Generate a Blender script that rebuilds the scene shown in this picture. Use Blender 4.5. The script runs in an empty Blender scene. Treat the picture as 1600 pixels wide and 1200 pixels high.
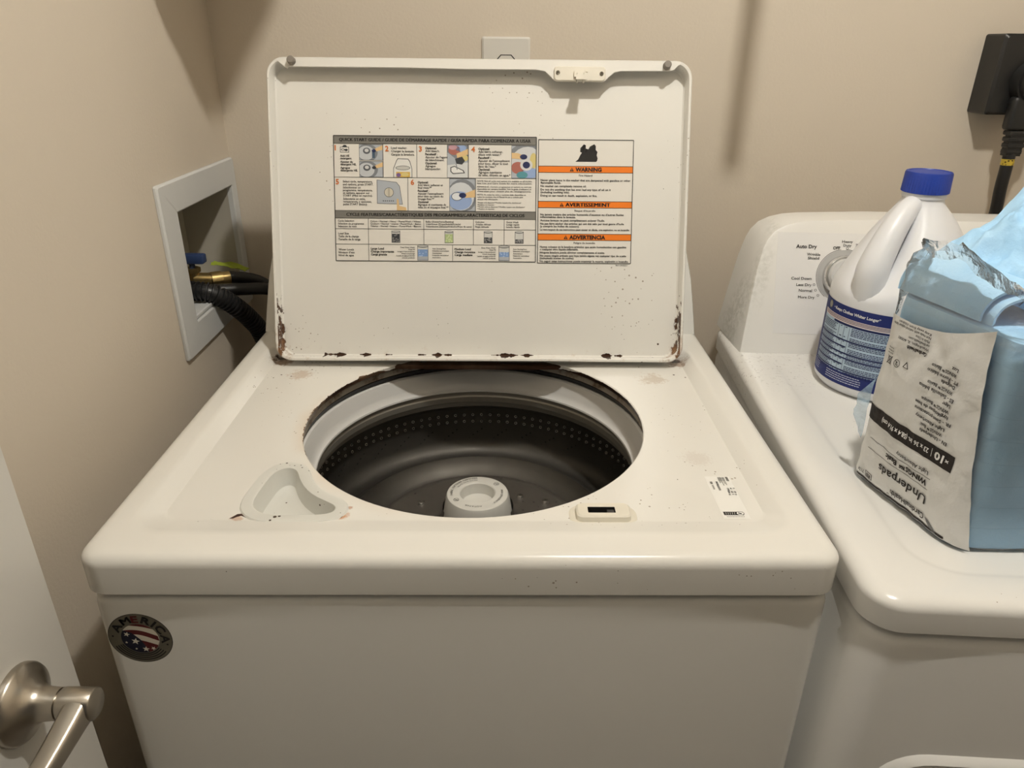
import bpy, bmesh, math, random
from mathutils import Vector, Matrix, noise
random.seed(7)
PI = math.pi
ZD = 0.93                      # height of the washer deck; geometry below is measured from the deck
S = bpy.context.scene
COL = S.collection

# ------------------------------------------------------------------ camera
cam_d = bpy.data.cameras.new('camera'); cam = bpy.data.objects.new('camera', cam_d); COL.objects.link(cam)
_p, _y, _r = 0.43641, 0.013269, 0.010505
_f = Vector((math.sin(_y)*math.cos(_p), math.cos(_y)*math.cos(_p), -math.sin(_p)))
_rt = Vector((math.cos(_y), -math.sin(_y), 0)); _up = _rt.cross(_f)
_R = _rt*math.cos(_r) + _up*math.sin(_r); _U = _up*math.cos(_r) - _rt*math.sin(_r)
M = Matrix((( _R.x, _U.x, -_f.x, 0.03687), (_R.y, _U.y, -_f.y, -0.51784), (_R.z, _U.z, -_f.z, 0.41501+ZD), (0, 0, 0, 1)))
cam.matrix_world = M
cam_d.sensor_width = 36; cam_d.lens = 1124.3/1600*36; cam_d.clip_start = 0.01
S.camera = cam
# ------------------------------------------------------------------ world, light, exposure
w = bpy.data.worlds.new('world'); S.world = w; w.use_nodes = True
w.node_tree.nodes['Background'].inputs[0].default_value = (0.9, 0.82, 0.7, 1)
w.node_tree.nodes['Background'].inputs[1].default_value = 0.07
LAMP_POS = Vector((0.34, -0.12, 1.42)); LAMP_R = 0.034; LAMP_STRENGTH = 1000.0
S.view_settings.view_transform = 'Standard'; S.view_settings.look = 'None'
S.view_settings.exposure = 0.0; S.view_settings.gamma = 1.0; S.view_settings.use_curve_mapping = False

# ------------------------------------------------------------------ node helper
class X:
    """a socket in a node tree, with arithmetic"""
    def __init__(s, t, o): s.t = t; s.o = o
    def _m(s, op, b=None, c=None):
        n = s.t.nodes.new('ShaderNodeMath'); n.operation = op
        for i, v in enumerate((s, b, c)):
            if v is None: continue
            if isinstance(v, X): s.t.links.new(v.o, n.inputs[i])
            else: n.inputs[i].default_value = v
        return X(s.t, n.outputs[0])
    def __add__(s, b): return s._m('ADD', b)
    def __sub__(s, b): return s._m('SUBTRACT', b)
    def __mul__(s, b): return s._m('MULTIPLY', b)
    def __truediv__(s, b): return s._m('DIVIDE', b)
    def lt(s, b): return s._m('LESS_THAN', b)
    def gt(s, b): return s._m('GREATER_THAN', b)
    def mn(s, b): return s._m('MINIMUM', b)
    def mx(s, b): return s._m('MAXIMUM', b)
    def ab(s): return s._m('ABSOLUTE')
    def sq(s): return s._m('SQRT')
    def ss(s, a, b):           # smoothstep 0..1 between a and b
        n = s.t.nodes.new('ShaderNodeMapRange'); n.interpolation_type = 'SMOOTHSTEP'
        s.t.links.new(s.o, n.inputs[0]); n.inputs[1].default_value = a; n.inputs[2].default_value = b
        return X(s.t, n.outputs[0])

class MatB:
    def __init__(s, name, col, rough=0.5, metal=0.0, spec=0.5):
        s.m = bpy.data.materials.new(name); s.m.use_nodes = True; s.t = s.m.node_tree
        s.b = s.t.nodes['Principled BSDF']; s.col = None
        s.b.inputs['Base Color'].default_value = (*col, 1); s.b.inputs['Roughness'].default_value = rough
        s.b.inputs['Metallic'].default_value = metal; s.b.inputs['Specular IOR Level'].default_value = spec
        s.base = col
    def co(s):
        n = s.t.nodes.new('ShaderNodeTexCoord'); return n.outputs['Object']
    def xyz(s):
        n = s.t.nodes.new('ShaderNodeSeparateXYZ'); s.t.links.new(s.co(), n.inputs[0])
        return [X(s.t, n.outputs[i]) for i in range(3)]
    def noise(s, scale, detail=3, rough=0.5, stretch=None):
        n = s.t.nodes.new('ShaderNodeTexNoise'); n.inputs['Scale'].default_value = scale
        n.inputs['Detail'].default_value = detail; n.inputs['Roughness'].default_value = rough
        o = s.co()
        if stretch:
            mp = s.t.nodes.new('ShaderNodeMapping'); mp.inputs['Scale'].default_value = stretch
            s.t.links.new(o, mp.inputs[0]); o = mp.outputs[0]
        s.t.links.new(o, n.inputs['Vector']); return X(s.t, n.outputs['Fac'])
    def vor(s, scale):
        n = s.t.nodes.new('ShaderNodeTexVoronoi'); n.inputs['Scale'].default_value = scale
        s.t.links.new(s.co(), n.inputs['Vector']); return X(s.t, n.outputs['Distance'])
    def tint(s, mask, col):    # lay a colour over the base where mask = 1
        n = s.t.nodes.new('ShaderNodeMix'); n.data_type = 'RGBA'
        s.t.links.new(mask.o, n.inputs[0])
        if s.col is None: n.inputs[6].default_value = (*s.base, 1)
        else: s.t.links.new(s.col, n.inputs[6])
        n.inputs[7].default_value = (*col, 1)
        s.col = n.outputs[2]; s.t.links.new(s.col, s.b.inputs['Base Color']); return s
    def bump(s, h, strength=0.2, dist=0.001):
        n = s.t.nodes.new('ShaderNodeBump'); n.inputs['Strength'].default_value = strength
        n.inputs['Distance'].default_value = dist; s.t.links.new(h.o, n.inputs['Height'])
        s.t.links.new(n.outputs[0], s.b.inputs['Normal']); return s
    def set(s, k, v): s.b.inputs[k].default_value = v; return s
    def rough(s, x): s.t.links.new(x.o, s.b.inputs['Roughness']); return s

_flat = {}
def flat(col, rough=0.55):
    k = (tuple(col), rough)
    if k not in _flat:
        _flat[k] = MatB('ink_%02d' % len(_flat), col, rough, 0, 0.3).m
    return _flat[k]
def srgb(r, g, b):
    f = lambda c: (c/255/12.92) if c <= 10 else ((c/255+0.055)/1.055)**2.4
    return (f(r), f(g), f(b))

# ------------------------------------------------------------------ object helpers
DECK = Matrix.Translation((0, 0, ZD))
def finish(name, me, mats, parent, smooth=35, kind=None, label=None, fix=True):
    if fix:
        b = bmesh.new(); b.from_mesh(me); bmesh.ops.recalc_face_normals(b, faces=b.faces); b.to_mesh(me); b.free()
    if not isinstance(mats, (list, tuple)): mats = [mats]
    for m in mats: me.materials.append(m)
    if smooth:
        me.polygons.foreach_set('use_smooth', [True]*len(me.polygons))
        me.set_sharp_from_angle(angle=math.radians(smooth))
    o = bpy.data.objects.new(name, me); COL.objects.link(o)
    if parent is not None:
        o.parent = parent
    if kind: o['kind'] = kind
    if label: o['label'] = label
    return o
def root_matrix(o):
    m = Matrix.Translation(o.location) @ o.rotation_euler.to_matrix().to_4x4()
    return (root_matrix(o.parent) @ m) if o.parent else m
def obj(name, bm, mats, parent=None, smooth=35, kind=None, label=None, fix=True):
    """bm holds deck coordinates; it becomes one mesh object in its parent's frame"""
    m = DECK
    if parent is not None: m = root_matrix(parent).inverted() @ DECK
    me = bpy.data.meshes.new(name)
    bm.transform(m); bm.to_mesh(me); bm.free()
    return finish(name, me, mats, parent, smooth, kind, label, fix)
def thing(name, label, cat, loc=(0, 0, 0), rotz=0, group=None):
    o = bpy.data.objects.new(name, None); COL.objects.link(o)
    o.location = loc; o.rotation_euler = (0, 0, rotz); o.empty_display_size = 0.05
    o['label'] = label; o['category'] = cat
    if group: o['group'] = group
    return o
def single(name, bm, mats, label, cat, loc, smooth=35, group=None):
    """a thing that is one mesh, origin at its base"""
    bm.transform(Matrix.Translation((-loc[0], -loc[1], ZD-loc[2])))
    me = bpy.data.meshes.new(name); bm.to_mesh(me); bm.free()
    o = finish(name, me, mats, None, smooth); o.location = loc
    o['label'] = label; o['category'] = cat
    if group: o['group'] = group
    return o
def struct(name, bm, mat, smooth=0):
    o = obj(name, bm, mat, None, smooth); o['kind'] = 'structure'; return o

# ------------------------------------------------------------------ shape helpers
def V(*a): return Vector(a)
def rrect(x0, x1, y0, y1, r, k=6):
    """closed rounded rectangle, counter-clockwise"""
    out = []
    for cx, cy, a0 in ((x1-r, y1-r, 0), (x0+r, y1-r, PI/2), (x0+r, y0+r, PI), (x1-r, y0+r, 3*PI/2)):
        for i in range(k+1):
            a = a0 + PI/2*i/k; out.append((cx+r*math.cos(a), cy+r*math.sin(a)))
    return out
def circ(cx, cy, r, n=64, ry=None): return [(cx+r*math.cos(2*PI*i/n), cy+(ry or r)*math.sin(2*PI*i/n)) for i in range(n)]
def at_z(pts, z): return [V(x, y, z) for x, y in pts]
def loft(bm, rings, cap0=False, cap1=False, closed=True, mi=0, wrap=False):
    vs = [[bm.verts.new(p) for p in r] for r in rings]
    fs = []
    seq = list(zip(vs, vs[1:])) + ([(vs[-1], vs[0])] if wrap else [])
    for a, b in seq:
        n = len(a)
        for i in range(n if closed else n-1):
            j = (i+1) % n
            try: f = bm.faces.new((a[i], a[j], b[j], b[i])); f.material_index = mi; fs.append(f)
            except ValueError: pass
    if cap0: f = bm.faces.new(list(reversed(vs[0]))); f.material_index = mi
    if cap1: f = bm.faces.new(vs[-1]); f.material_index = mi
    return vs
def lathe(bm, prof, n=64, c=(0, 0), mi=0, cap0=False, cap1=False):
    return loft(bm, [[V(c[0]+r*math.cos(2*PI*i/n), c[1]+r*math.sin(2*PI*i/n), z) for i in range(n)] for r, z in prof], cap0, cap1, True, mi)
def box(bm, x0, x1, y0, y1, z0, z1, bev=0.0, seg=2, mi=0):
    b2 = bmesh.new(); bmesh.ops.create_cube(b2, size=1)
    b2.transform(Matrix.Translation(((x0+x1)/2, (y0+y1)/2, (z0+z1)/2)) @ Matrix.Diagonal((abs(x1-x0), abs(y1-y0), abs(z1-z0), 1)))
    if bev: bmesh.ops.bevel(b2, geom=b2.edges[:], offset=bev, segments=seg, profile=0.5, affect='EDGES')
    join(bm, b2, mi)
def join(bm, b2, mi=0, mat=None):
    if mat is not None: b2.transform(mat)
    vm = {v: bm.verts.new(v.co) for v in b2.verts}
    for f in b2.faces:
        try: g = bm.faces.new([vm[v] for v in f.verts]); g.material_index = mi
        except ValueError: pass
    b2.free()
def frames(pts):
    out = []; n = len(pts); ref = None
    for i in range(n):
        t = (pts[min(i+1, n-1)] - pts[max(i-1, 0)]).normalized()
        if ref is None: ref = V(0, 0, 1) if abs(t.z) < 0.9 else V(1, 0, 0)
        s = t.cross(ref).normalized(); u = s.cross(t).normalized(); ref = u
        out.append((s, u))
    return out
def spline(pts, sub=8):
    pts = [Vector(p) for p in pts]; out = []
    q = [pts[0]*2-pts[1]] + pts + [pts[-1]*2-pts[-2]]
    for i in range(1, len(q)-2):
        for k in range(sub):
            t = k/sub; a, b, c, d = q[i-1], q[i], q[i+1], q[i+2]
            out.append(0.5*((2*b)+(c-a)*t+(2*a-5*b+4*c-d)*t*t+(3*b-a-3*c+d)*t**3))
    out.append(pts[-1]); return out
def tube(bm, pts, rad, n=12, mi=0, cap=True, flat_=1.0):
    fr = frames(pts); rings = []
    for i, (p, (s, u)) in enumerate(zip(pts, fr)):
        r = rad(i/(len(pts)-1)) if callable(rad) else rad
        rings.append([p + s*(r*math.cos(2*PI*k/n)) + u*(r*flat_*math.sin(2*PI*k/n)) for k in range(n)])
    loft(bm, rings, cap, cap, True, mi)
def cyl(bm, a, b, r, n=24, r2=None, mi=0):
    a = Vector(a); b = Vector(b); t = (b-a).normalized(); ref = V(0, 0, 1) if abs(t.z) < 0.9 else V(1, 0, 0)
    s = t.cross(ref).normalized(); u = s.cross(t)
    ring = lambda p, rr: [p + s*(rr*math.cos(2*PI*k/n)) + u*(rr*math.sin(2*PI*k/n)) for k in range(n)]
    rr2 = r if r2 is None else r2
    loft(bm, [ring(a, r), ring(b, rr2)], True, True, True, mi)

# ------------------------------------------------------------------ flat print (lettering, drawings) laid on a surface
_tc = {}
def glyphs(s, bold=0.0):
    if bold and 'M' in s:                              # the outline offset closes up an M: thicken by overprinting instead
        vs, fs = glyphs(s, 0.0); n = len(vs)
        return ([(x+d, y) for d in (-bold, 0, bold) for x, y in vs], [tuple(i+q*n for i in f) for q in range(3) for f in fs])
    k = (s, bold)
    if k not in _tc:
        cu = bpy.data.curves.new('t', 'FONT'); cu.body = s; cu.size = 1.0; cu.resolution_u = 2; cu.offset = bold
        cu.dimensions = '2D'; cu.fill_mode = 'BOTH'
        o = bpy.data.objects.new('t', cu)
        me = bpy.data.meshes.new_from_object(o)
        vs = [(v.co.x, v.co.y) for v in me.vertices]; fs = [tuple(p.vertices) for p in me.polygons]
        bpy.data.objects.remove(o); bpy.data.curves.remove(cu); bpy.data.meshes.remove(me)
        _tc[k] = (vs, fs)
    return _tc[k]
class Print:
    """u runs right, v runs down; f(u, v, h) gives the point in space"""
    def __init__(s, f, step=0.00006, base=0.00015): s.f = f; s.bm = bmesh.new(); s.mats = []; s.step = step; s.base = base; s.ink = 0.014
    def mi(s, col):
        m = col if not isinstance(col, tuple) else flat(col)
        if m not in s.mats: s.mats.append(m)
        return s.mats.index(m)
    def h(s, ly): return s.base + ly*s.step
    def poly(s, pts, col, ly=1, clip=None):
        if clip: pts = [(min(max(u, clip[0]), clip[2]), min(max(v, clip[1]), clip[3])) for u, v in pts]
        vs = [s.bm.verts.new(s.f(u, v, s.h(ly))) for u, v in pts]
        try: s.bm.faces.new(vs).material_index = s.mi(col)
        except ValueError: pass
    def rect(s, u0, v0, u1, v1, col, ly=1, nu=1, nv=1):
        g = [[s.bm.verts.new(s.f(u0+(u1-u0)*i/nu, v0+(v1-v0)*j/nv, s.h(ly))) for i in range(nu+1)] for j in range(nv+1)]
        m = s.mi(col)
        for j in range(nv):
            for i in range(nu): s.bm.faces.new((g[j][i], g[j][i+1], g[j+1][i+1], g[j+1][i])).material_index = m
    def ell(s, u, v, ru, rv, col, ly=2, n=20, clip=None): s.poly([(u+ru*math.cos(2*PI*i/n), v+rv*math.sin(2*PI*i/n)) for i in range(n)], col, ly, clip)
    def ring(s, u, v, ru, rv, t, col, ly=2, n=28, a0=0, a1=2*PI, clip=None):
        m = s.mi(col)
        def P(r, a):
            x, y = u+(ru+r)*math.cos(a), v+(rv+r)*math.sin(a)
            if clip: x = min(max(x, clip[0]), clip[2]); y = min(max(y, clip[1]), clip[3])
            return s.bm.verts.new(s.f(x, y, s.h(ly)))
        for i in range(n):
            a, b = a0+(a1-a0)*i/n, a0+(a1-a0)*(i+1)/n
            s.bm.faces.new((P(0, a), P(0, b), P(-t, b), P(-t, a))).material_index = m
    def line(s, u0, v0, u1, v1, t, col, ly=3, n=1):
        dx, dy = u1-u0, v1-v0; L = math.hypot(dx, dy) or 1; px, py = -dy/L*t/2, dx/L*t/2
        for i in range(n):
            a, b = i/n, (i+1)/n
            s.poly([(u0+dx*a+px, v0+dy*a+py), (u0+dx*b+px, v0+dy*b+py), (u0+dx*b-px, v0+dy*b-py), (u0+dx*a-px, v0+dy*a-py)], col, ly)
    def frame(s, u0, v0, u1, v1, t, col, ly=3):
        for a in ((u0, v0, u1, v0), (u0, v1, u1, v1), (u0, v0, u0, v1), (u1, v0, u1, v1)): s.line(*a, t, col, ly)
    def text(s, u, v, st, size, col, al='l', w=None, bold=0.0, ly=9):
        """size is the cap height; v the middle of the capitals; w squeezes the line to that width"""
        vs, fs = glyphs(st, bold+s.ink)
        if not vs: return
        x0 = min(p[0] for p in vs); x1 = max(p[0] for p in vs); k = size/0.70
        kx = (w/(x1-x0)) if w else k
        W = (x1-x0)*kx; off = {'l': 0, 'c': -W/2, 'r': -W}[al]
        m = s.mi(col)
        nv = [s.bm.verts.new(s.f(u+off+(x-x0)*kx, v+size/2-y*k, s.h(ly))) for x, y in vs]
        for f in fs:
            try: s.bm.faces.new([nv[i] for i in f]).material_index = m
            except ValueError: pass
    def arc(s, cu, cv, r, a0, st, size, col, bold=0.0, ly=9, dirn=1, gap=0.12, stretch=1.0):
        """lettering round a circle, starting at angle a0 (0 = right, clockwise on the sheet)"""
        a = a0; k = size/0.70
        for ch in st:
            if ch == ' ': a += dirn*size*0.55*stretch/r; continue
            vs, fs = glyphs(ch, bold); x0 = min(p[0] for p in vs); x1 = max(p[0] for p in vs); wd = (x1-x0)*k*stretch
            am = a + dirn*wd/2/r; nv = []
            for x, y in vs:
                dx = ((x-x0)*k*stretch-wd/2); dy = y*k-size/2
                tx, ty = -math.sin(am)*dirn, math.cos(am)*dirn; nx, ny = (math.cos(am)*dirn, math.sin(am)*dirn)
                nv.append(s.bm.verts.new(s.f(cu+r*math.cos(am)+tx*dx+nx*dy, cv+r*math.sin(am)+ty*dx+ny*dy, s.h(ly))))
            m = s.mi(col)
            for f in fs:
                try: s.bm.faces.new([nv[i] for i in f]).material_index = m
                except ValueError: pass
            a += dirn*(wd+size*gap)/r
    def done(s, name, parent, label=None, local=False): return obj(name, s.bm, s.mats, parent, 0, None, label, fix=False)
BLK = srgb(28, 26, 24); GREY = srgb(70, 68, 64)
# ================================================================== the room
XL, YB, XR, YF, ZF, ZC = -0.452, 0.815, 1.28, -0.84, -ZD, 2.44-ZD
def wall_mat(name, col):
    m = MatB(name, col, 0.85, 0, 0.25)
    n1 = m.noise(6, 2); m.tint((n1-0.45)*0.35, tuple(c*0.94 for c in col))
    v = m.vor(9); k = m.noise(2.3, 1)
    m.tint(v.lt(0.022)*k.gt(0.56), srgb(70, 60, 48))
    m.bump(m.noise(210, 3), 0.16, 0.002); return m.m
M_WALL = wall_mat('wall_paint', (0.670, 0.598, 0.500))
M_CEIL = MatB('ceiling_paint', (0.60, 0.57, 0.51), 0.9).m
_fl = MatB('vinyl_floor', (0.17, 0.145, 0.115), 0.45); _fl.tint(_fl.noise(4, 4, 0.6, (1, 9, 1))*0.6, (0.11, 0.09, 0.07)); M_FLOOR = _fl.m

bm = bmesh.new(); box(bm, XL-0.12, XR+0.12, YF-1.6, YB+0.12, ZF-0.05, ZF); struct('floor', bm, M_FLOOR)
bm = bmesh.new(); box(bm, XL-0.12, XR+0.12, YF-1.6, YB+0.12, ZC, ZC+0.05); struct('ceiling', bm, M_CEIL)
bm = bmesh.new(); box(bm, XL-0.12, XR+0.12, YB, YB+0.12, ZF, ZC); struct('wall_back', bm, M_WALL)
bm = bmesh.new(); box(bm, XR, XR+0.12, YF-0.12, YB, ZF, ZC); struct('wall_right', bm, M_WALL)
# the left wall has an opening for the recessed water box
HY0, HY1, HZ0, HZ1 = 0.556, 0.794, 0.018, 0.192
bm = bmesh.new()
for y0, y1, z0, z1 in ((YF-0.12, HY0, ZF, ZC), (HY1, YB, ZF, ZC), (HY0, HY1, ZF, HZ0), (HY0, HY1, HZ1, ZC)):
    box(bm, XL-0.12, XL, y0, y1, z0, z1)
bmesh.ops.remove_doubles(bm, verts=bm.verts[:], dist=1e-5)
struct('wall_left', bm, M_WALL)
# the wall behind the photographer with the doorway
DX0, DX1, DZ = -0.392, 1.10, 2.05-ZD
bm = bmesh.new()
for x0, x1, z0, z1 in ((XL, DX0, ZF, ZC), (DX1, XR, ZF, ZC), (DX0, DX1, DZ, ZC)): box(bm, x0, x1, YF-0.12, YF, z0, z1)
struct('wall_front', bm, M_WALL)
M_TRIM = MatB('trim_paint', (0.74, 0.72, 0.67), 0.4).m
for i, (x0, x1, y0, y1) in enumerate(((XL, XR, YB-0.012, YB), (XR-0.012, XR, YF, YB))):
    bm = bmesh.new(); box(bm, x0, x1, y0, y1, ZF, ZF+0.09, 0.003); struct(('baseboard_back', 'baseboard_right')[i], bm, M_TRIM)
bm = bmesh.new()
for x0, x1, z0, z1 in ((DX1, DX1+0.06, ZF, DZ+0.06), (DX0, DX1, DZ, DZ+0.06)): box(bm, x0, x1, YF, YF+0.015, z0, z1, 0.003)
struct('trim_1', bm, M_TRIM)

# ceiling lamp: the one light of the room
M_GLOBE = bpy.data.materials.new('lamp_glow'); M_GLOBE.use_nodes = True
_t = M_GLOBE.node_tree; _t.nodes.clear(); _o = _t.nodes.new('ShaderNodeOutputMaterial'); _e = _t.nodes.new('ShaderNodeEmission')
_e.inputs[0].default_value = (1.0, 0.955, 0.87, 1); _e.inputs[1].default_value = LAMP_STRENGTH; _t.links.new(_e.outputs[0], _o.inputs[0])
lp = thing('ceiling_lamp', 'round white ceiling lamp with a bare glowing globe, above the washer front', 'lamp', (LAMP_POS.x, LAMP_POS.y, ZC+ZD))
bm = bmesh.new(); lathe(bm, [(0.0, ZC), (0.07, ZC), (0.068, ZC-0.012), (0.03, ZC-0.03), (0.022, ZC-0.045), (0, ZC-0.045)], 32, LAMP_POS.xy); obj('lamp_base', bm, M_TRIM, lp)
bm = bmesh.new(); lathe(bm, [(0.030, ZC-0.032), (0.06, ZC-0.036), (0.085, ZC-0.052), (0.105, ZC-0.080), (0.107, ZC-0.080), (0.088, ZC-0.050), (0.062, ZC-0.034), (0.030, ZC-0.030)], 40, LAMP_POS.xy); obj('added_lamp_shade', bm, M_TRIM, lp)  # unseen opaque bowl, added to keep lamplight off the ceiling and cut bounce
bm = bmesh.new(); bmesh.ops.create_uvsphere(bm, u_segments=24, v_segments=14, radius=LAMP_R); bm.transform(Matrix.Translation(LAMP_POS)); obj('globe', bm, M_GLOBE, lp)

# ================================================================== washing machine
ENAMEL = (0.80, 0.785, 0.74)
def enamel(name, col=ENAMEL, rough=0.24, speck=True, below=None):
    m = MatB(name, col, rough, 0, 0.5)
    n = m.noise(5, 3); m.tint((n-0.5)*0.5, tuple(c*f for c, f in zip(col, (0.95, 0.92, 0.86))))
    if speck:
        zone = m.xyz()[2].lt(below if below else 9.0)
        v = m.vor(130); k = m.noise(7, 2); m.tint(v.lt((k-0.475)*0.75)*0.8*zone, srgb(150, 138, 122))
        v2 = m.vor(60); k2 = m.noise(9, 1); m.tint(v2.lt((k2-0.56)*0.48)*zone, srgb(82, 70, 60))
    return m
M_CAB = enamel('washer_cabinet_enamel', speck=False).m
TUBY, TUBR = 0.296, 0.212
ws = thing('washing_machine', 'white top-loading washing machine with its lid open, left of the dryer', 'washing machine', (0, 0.345, 0))
WY = 0.345                                             # object coordinates of its parts are measured from here
# --- cabinet
bm = bmesh.new()
R0 = rrect(-0.346, 0.346, 0.004, 0.685, 0.016, 5); Ri = rrect(-0.342, 0.342, 0.008, 0.681, 0.014, 5)
loft(bm, [at_z(Ri, ZF+0.02), at_z(R0, ZF+0.024), at_z(R0, -0.058), at_z(rrect(-0.345, 0.345, 0.005, 0.684, 0.016, 5), -0.053), at_z(rrect(-0.342, 0.342, 0.008, 0.681, 0.016, 5), -0.0495), at_z(rrect(-0.336, 0.336, 0.014, 0.675, 0.014, 5), -0.0475)], True, False)
obj('cabinet', bm, M_CAB, ws)
M_FOOT = MatB('rubber_foot', (0.03, 0.03, 0.03), 0.7).m
for x in (-0.3, 0.3):
    for y in (0.06, 0.63):
        bm = bmesh.new(); cyl(bm, (x, y, ZF), (x, y, ZF+0.022), 0.02, 16); obj('foot', bm, M_FOOT, ws)
# --- top panel with the sunken deck, the round opening and the dispenser cut-out
m = enamel('washer_deck_enamel', rough=0.22, below=ZD-0.006)
x, y, z = m.xyz()
dy = y-(TUBY-WY)
rad = (x*x+dy*dy).sq(); nz = m.noise(55, 4, 0.65); nb = m.noise(14, 3)
rear = (dy+0.02).ss(-0.02, 0.10)*0.7 + (x*-1.0).ss(0.10, 0.22)*0.45
edge = ((rad-TUBR)*-1.0+0.004)                         # > 0 within 4 mm of the rim
jag = ((z-(ZD-0.0150))*-1.0 + (nz-0.5)*0.006*rear - dy.ss(0.150, 0.166)*0.0042)           # > 0 below a ragged line on the turned-down rim
m.tint(jag.gt(0.0008)*rear.gt(0.15)*rad.lt(TUBR+0.006), srgb(48, 28, 17))
m.tint((edge+(nz-0.66)*0.014).gt(0.0028)*rear.gt(0.3), srgb(66, 38, 22))
m.tint((((rad-TUBR)*-1.0+0.022).ss(0.0, 0.03))*(nb-0.30).ss(0.0, 0.5)*0.55*(x*-1.0+0.04).ss(-0.05, 0.2), srgb(214, 184, 148))
# rust where water stands: lid hinge corners and beside the dispenser
def spot(cx, cy, r, col, k=1.0, sc=90):
    d = ((x-cx)*(x-cx)+(y-(cy-WY))*(y-(cy-WY))).sq()
    n_ = m.noise(sc, 4, 0.7)
    m.tint(((d*-1.0+r)/r + (n_-0.5)*1.6).ss(0.35, 0.75)*k, col)
spot(-0.295, 0.480, 0.030, srgb(128, 92, 60), 0.8); spot(-0.300, 0.486, 0.016, srgb(60, 36, 22))
spot(0.297, 0.478, 0.030, srgb(140, 106, 74), 0.7); spot(0.300, 0.486, 0.013, srgb(66, 40, 26))
spot(-0.128, 0.086, 0.014, srgb(196, 128, 62), 0.75); spot(-0.131, 0.083, 0.008, srgb(84, 40, 18))
spot(-0.120, 0.100, 0.007, srgb(176, 110, 60), 0.6)
spot(-0.228, 0.080, 0.011, srgb(190, 130, 80), 0.5)
spot(-0.255, 0.430, 0.030, srgb(176, 140, 106), 0.45, 160); spot(0.25, 0.42, 0.035, srgb(176, 150, 120), 0.4, 160)
spot(0.262, 0.20, 0.03, srgb(150, 112, 80), 0.14, 400)
M_DECK = m.m
DISP = [(-0.2165, 0.094), (-0.2215, 0.103), (-0.2225, 0.118), (-0.2205, 0.140), (-0.2180, 0.160), (-0.2120, 0.171), (-0.2030, 0.175), (-0.1945, 0.172),
        (-0.1890, 0.165), (-0.1830, 0.150), (-0.1730, 0.133), (-0.1600, 0.119), (-0.1450, 0.109), (-0.1350, 0.102), (-0.1325, 0.094), (-0.1370, 0.087),
        (-0.1500, 0.0838), (-0.1700, 0.0828), (-0.1900, 0.0830), (-0.2060, 0.0860)]
def grow(pts, d):
    cx = sum(p[0] for p in pts)/len(pts); out = []
    n = len(pts)
    for i in range(n):
        a, b = pts[i-1], pts[(i+1) % n]; tx, ty = b[0]-a[0], b[1]-a[1]; L = math.hypot(tx, ty)
        out.append((pts[i][0]-ty/L*d, pts[i][1]+tx/L*d))
    return out
def smooth_loop(pts, it=2):
    for _ in range(it):
        q = []
        for i in range(len(pts)):
            a, b = pts[i], pts[(i+1) % len(pts)]
            q += [(a[0]*0.75+b[0]*0.25, a[1]*0.75+b[1]*0.25), (a[0]*0.25+b[0]*0.75, a[1]*0.25+b[1]*0.75)]
        pts = q
    return pts
DISP = smooth_loop(DISP, 1)[::-1]
ZR = -0.014
bm = bmesh.new()
K = 10
o_ = lambda d, r: rrect(-0.35+d, 0.35-d, d, 0.69-d, r, K)
rings = [at_z(rrect(-0.304, 0.304, 0.079, 0.504, 0.016, K), ZR), at_z(rrect(-0.3055, 0.3055, 0.074, 0.506, 0.018, K), ZR+0.0012),
         at_z(rrect(-0.316, 0.316, 0.046, 0.513, 0.030, K), -0.0022), at_z(rrect(-0.320, 0.320, 0.0385, 0.516, 0.034, K), -0.0003), at_z(rrect(-0.3235, 0.3235, 0.034, 0.518, 0.036, K), 0),
         at_z(o_(0.013, 0.014), 0)]
for i in range(1, 7):
    a = PI/2*i/6; rings.append(at_z(o_(0.012*(1-math.sin(a)), 0.024-0.006*math.cos(a)), -0.012*(1-math.cos(a))))
rings += [at_z(o_(0.0, 0.024), -0.0405), at_z(o_(0.0015, 0.023), -0.0425), at_z(o_(0.006, 0.02), -0.0425)]
vs = loft(bm, rings)
inner = vs[0]
def hole(r_): return [(a, min(b, 0.4680+(r_-TUBR))) for a, b in circ(0.001, TUBY, r_, 120)]
rim = []
for rr, zz in ((TUBR, ZR-0.0015), (TUBR+0.001, ZR-0.0075)):
    rim.append([bm.verts.new(p) for p in at_z(hole(rr), zz)])
top_c = [bm.verts.new(p) for p in at_z(hole(TUBR+0.0035), ZR)]
lip = [bm.verts.new(p) for p in at_z(hole(TUBR+0.0012), ZR-0.0004)]
seq = [top_c, lip, rim[0], rim[1]]
for a, b in zip(seq, seq[1:]):
    for i in range(120): bm.faces.new((a[i], a[(i+1) % 120], b[(i+1) % 120], b[i]))
dcut = [bm.verts.new(p) for p in at_z(DISP, ZR)]
ed = []
for loop in (inner, top_c, dcut):
    for i in range(len(loop)):
        e = bm.edges.get((loop[i], loop[(i+1) % len(loop)])) or bm.edges.new((loop[i], loop[(i+1) % len(loop)])); ed.append(e)
bmesh.ops.triangle_fill(bm, use_beauty=True, use_dissolve=False, edges=ed)
obj('top_panel', bm, M_DECK, ws, 30)
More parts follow.
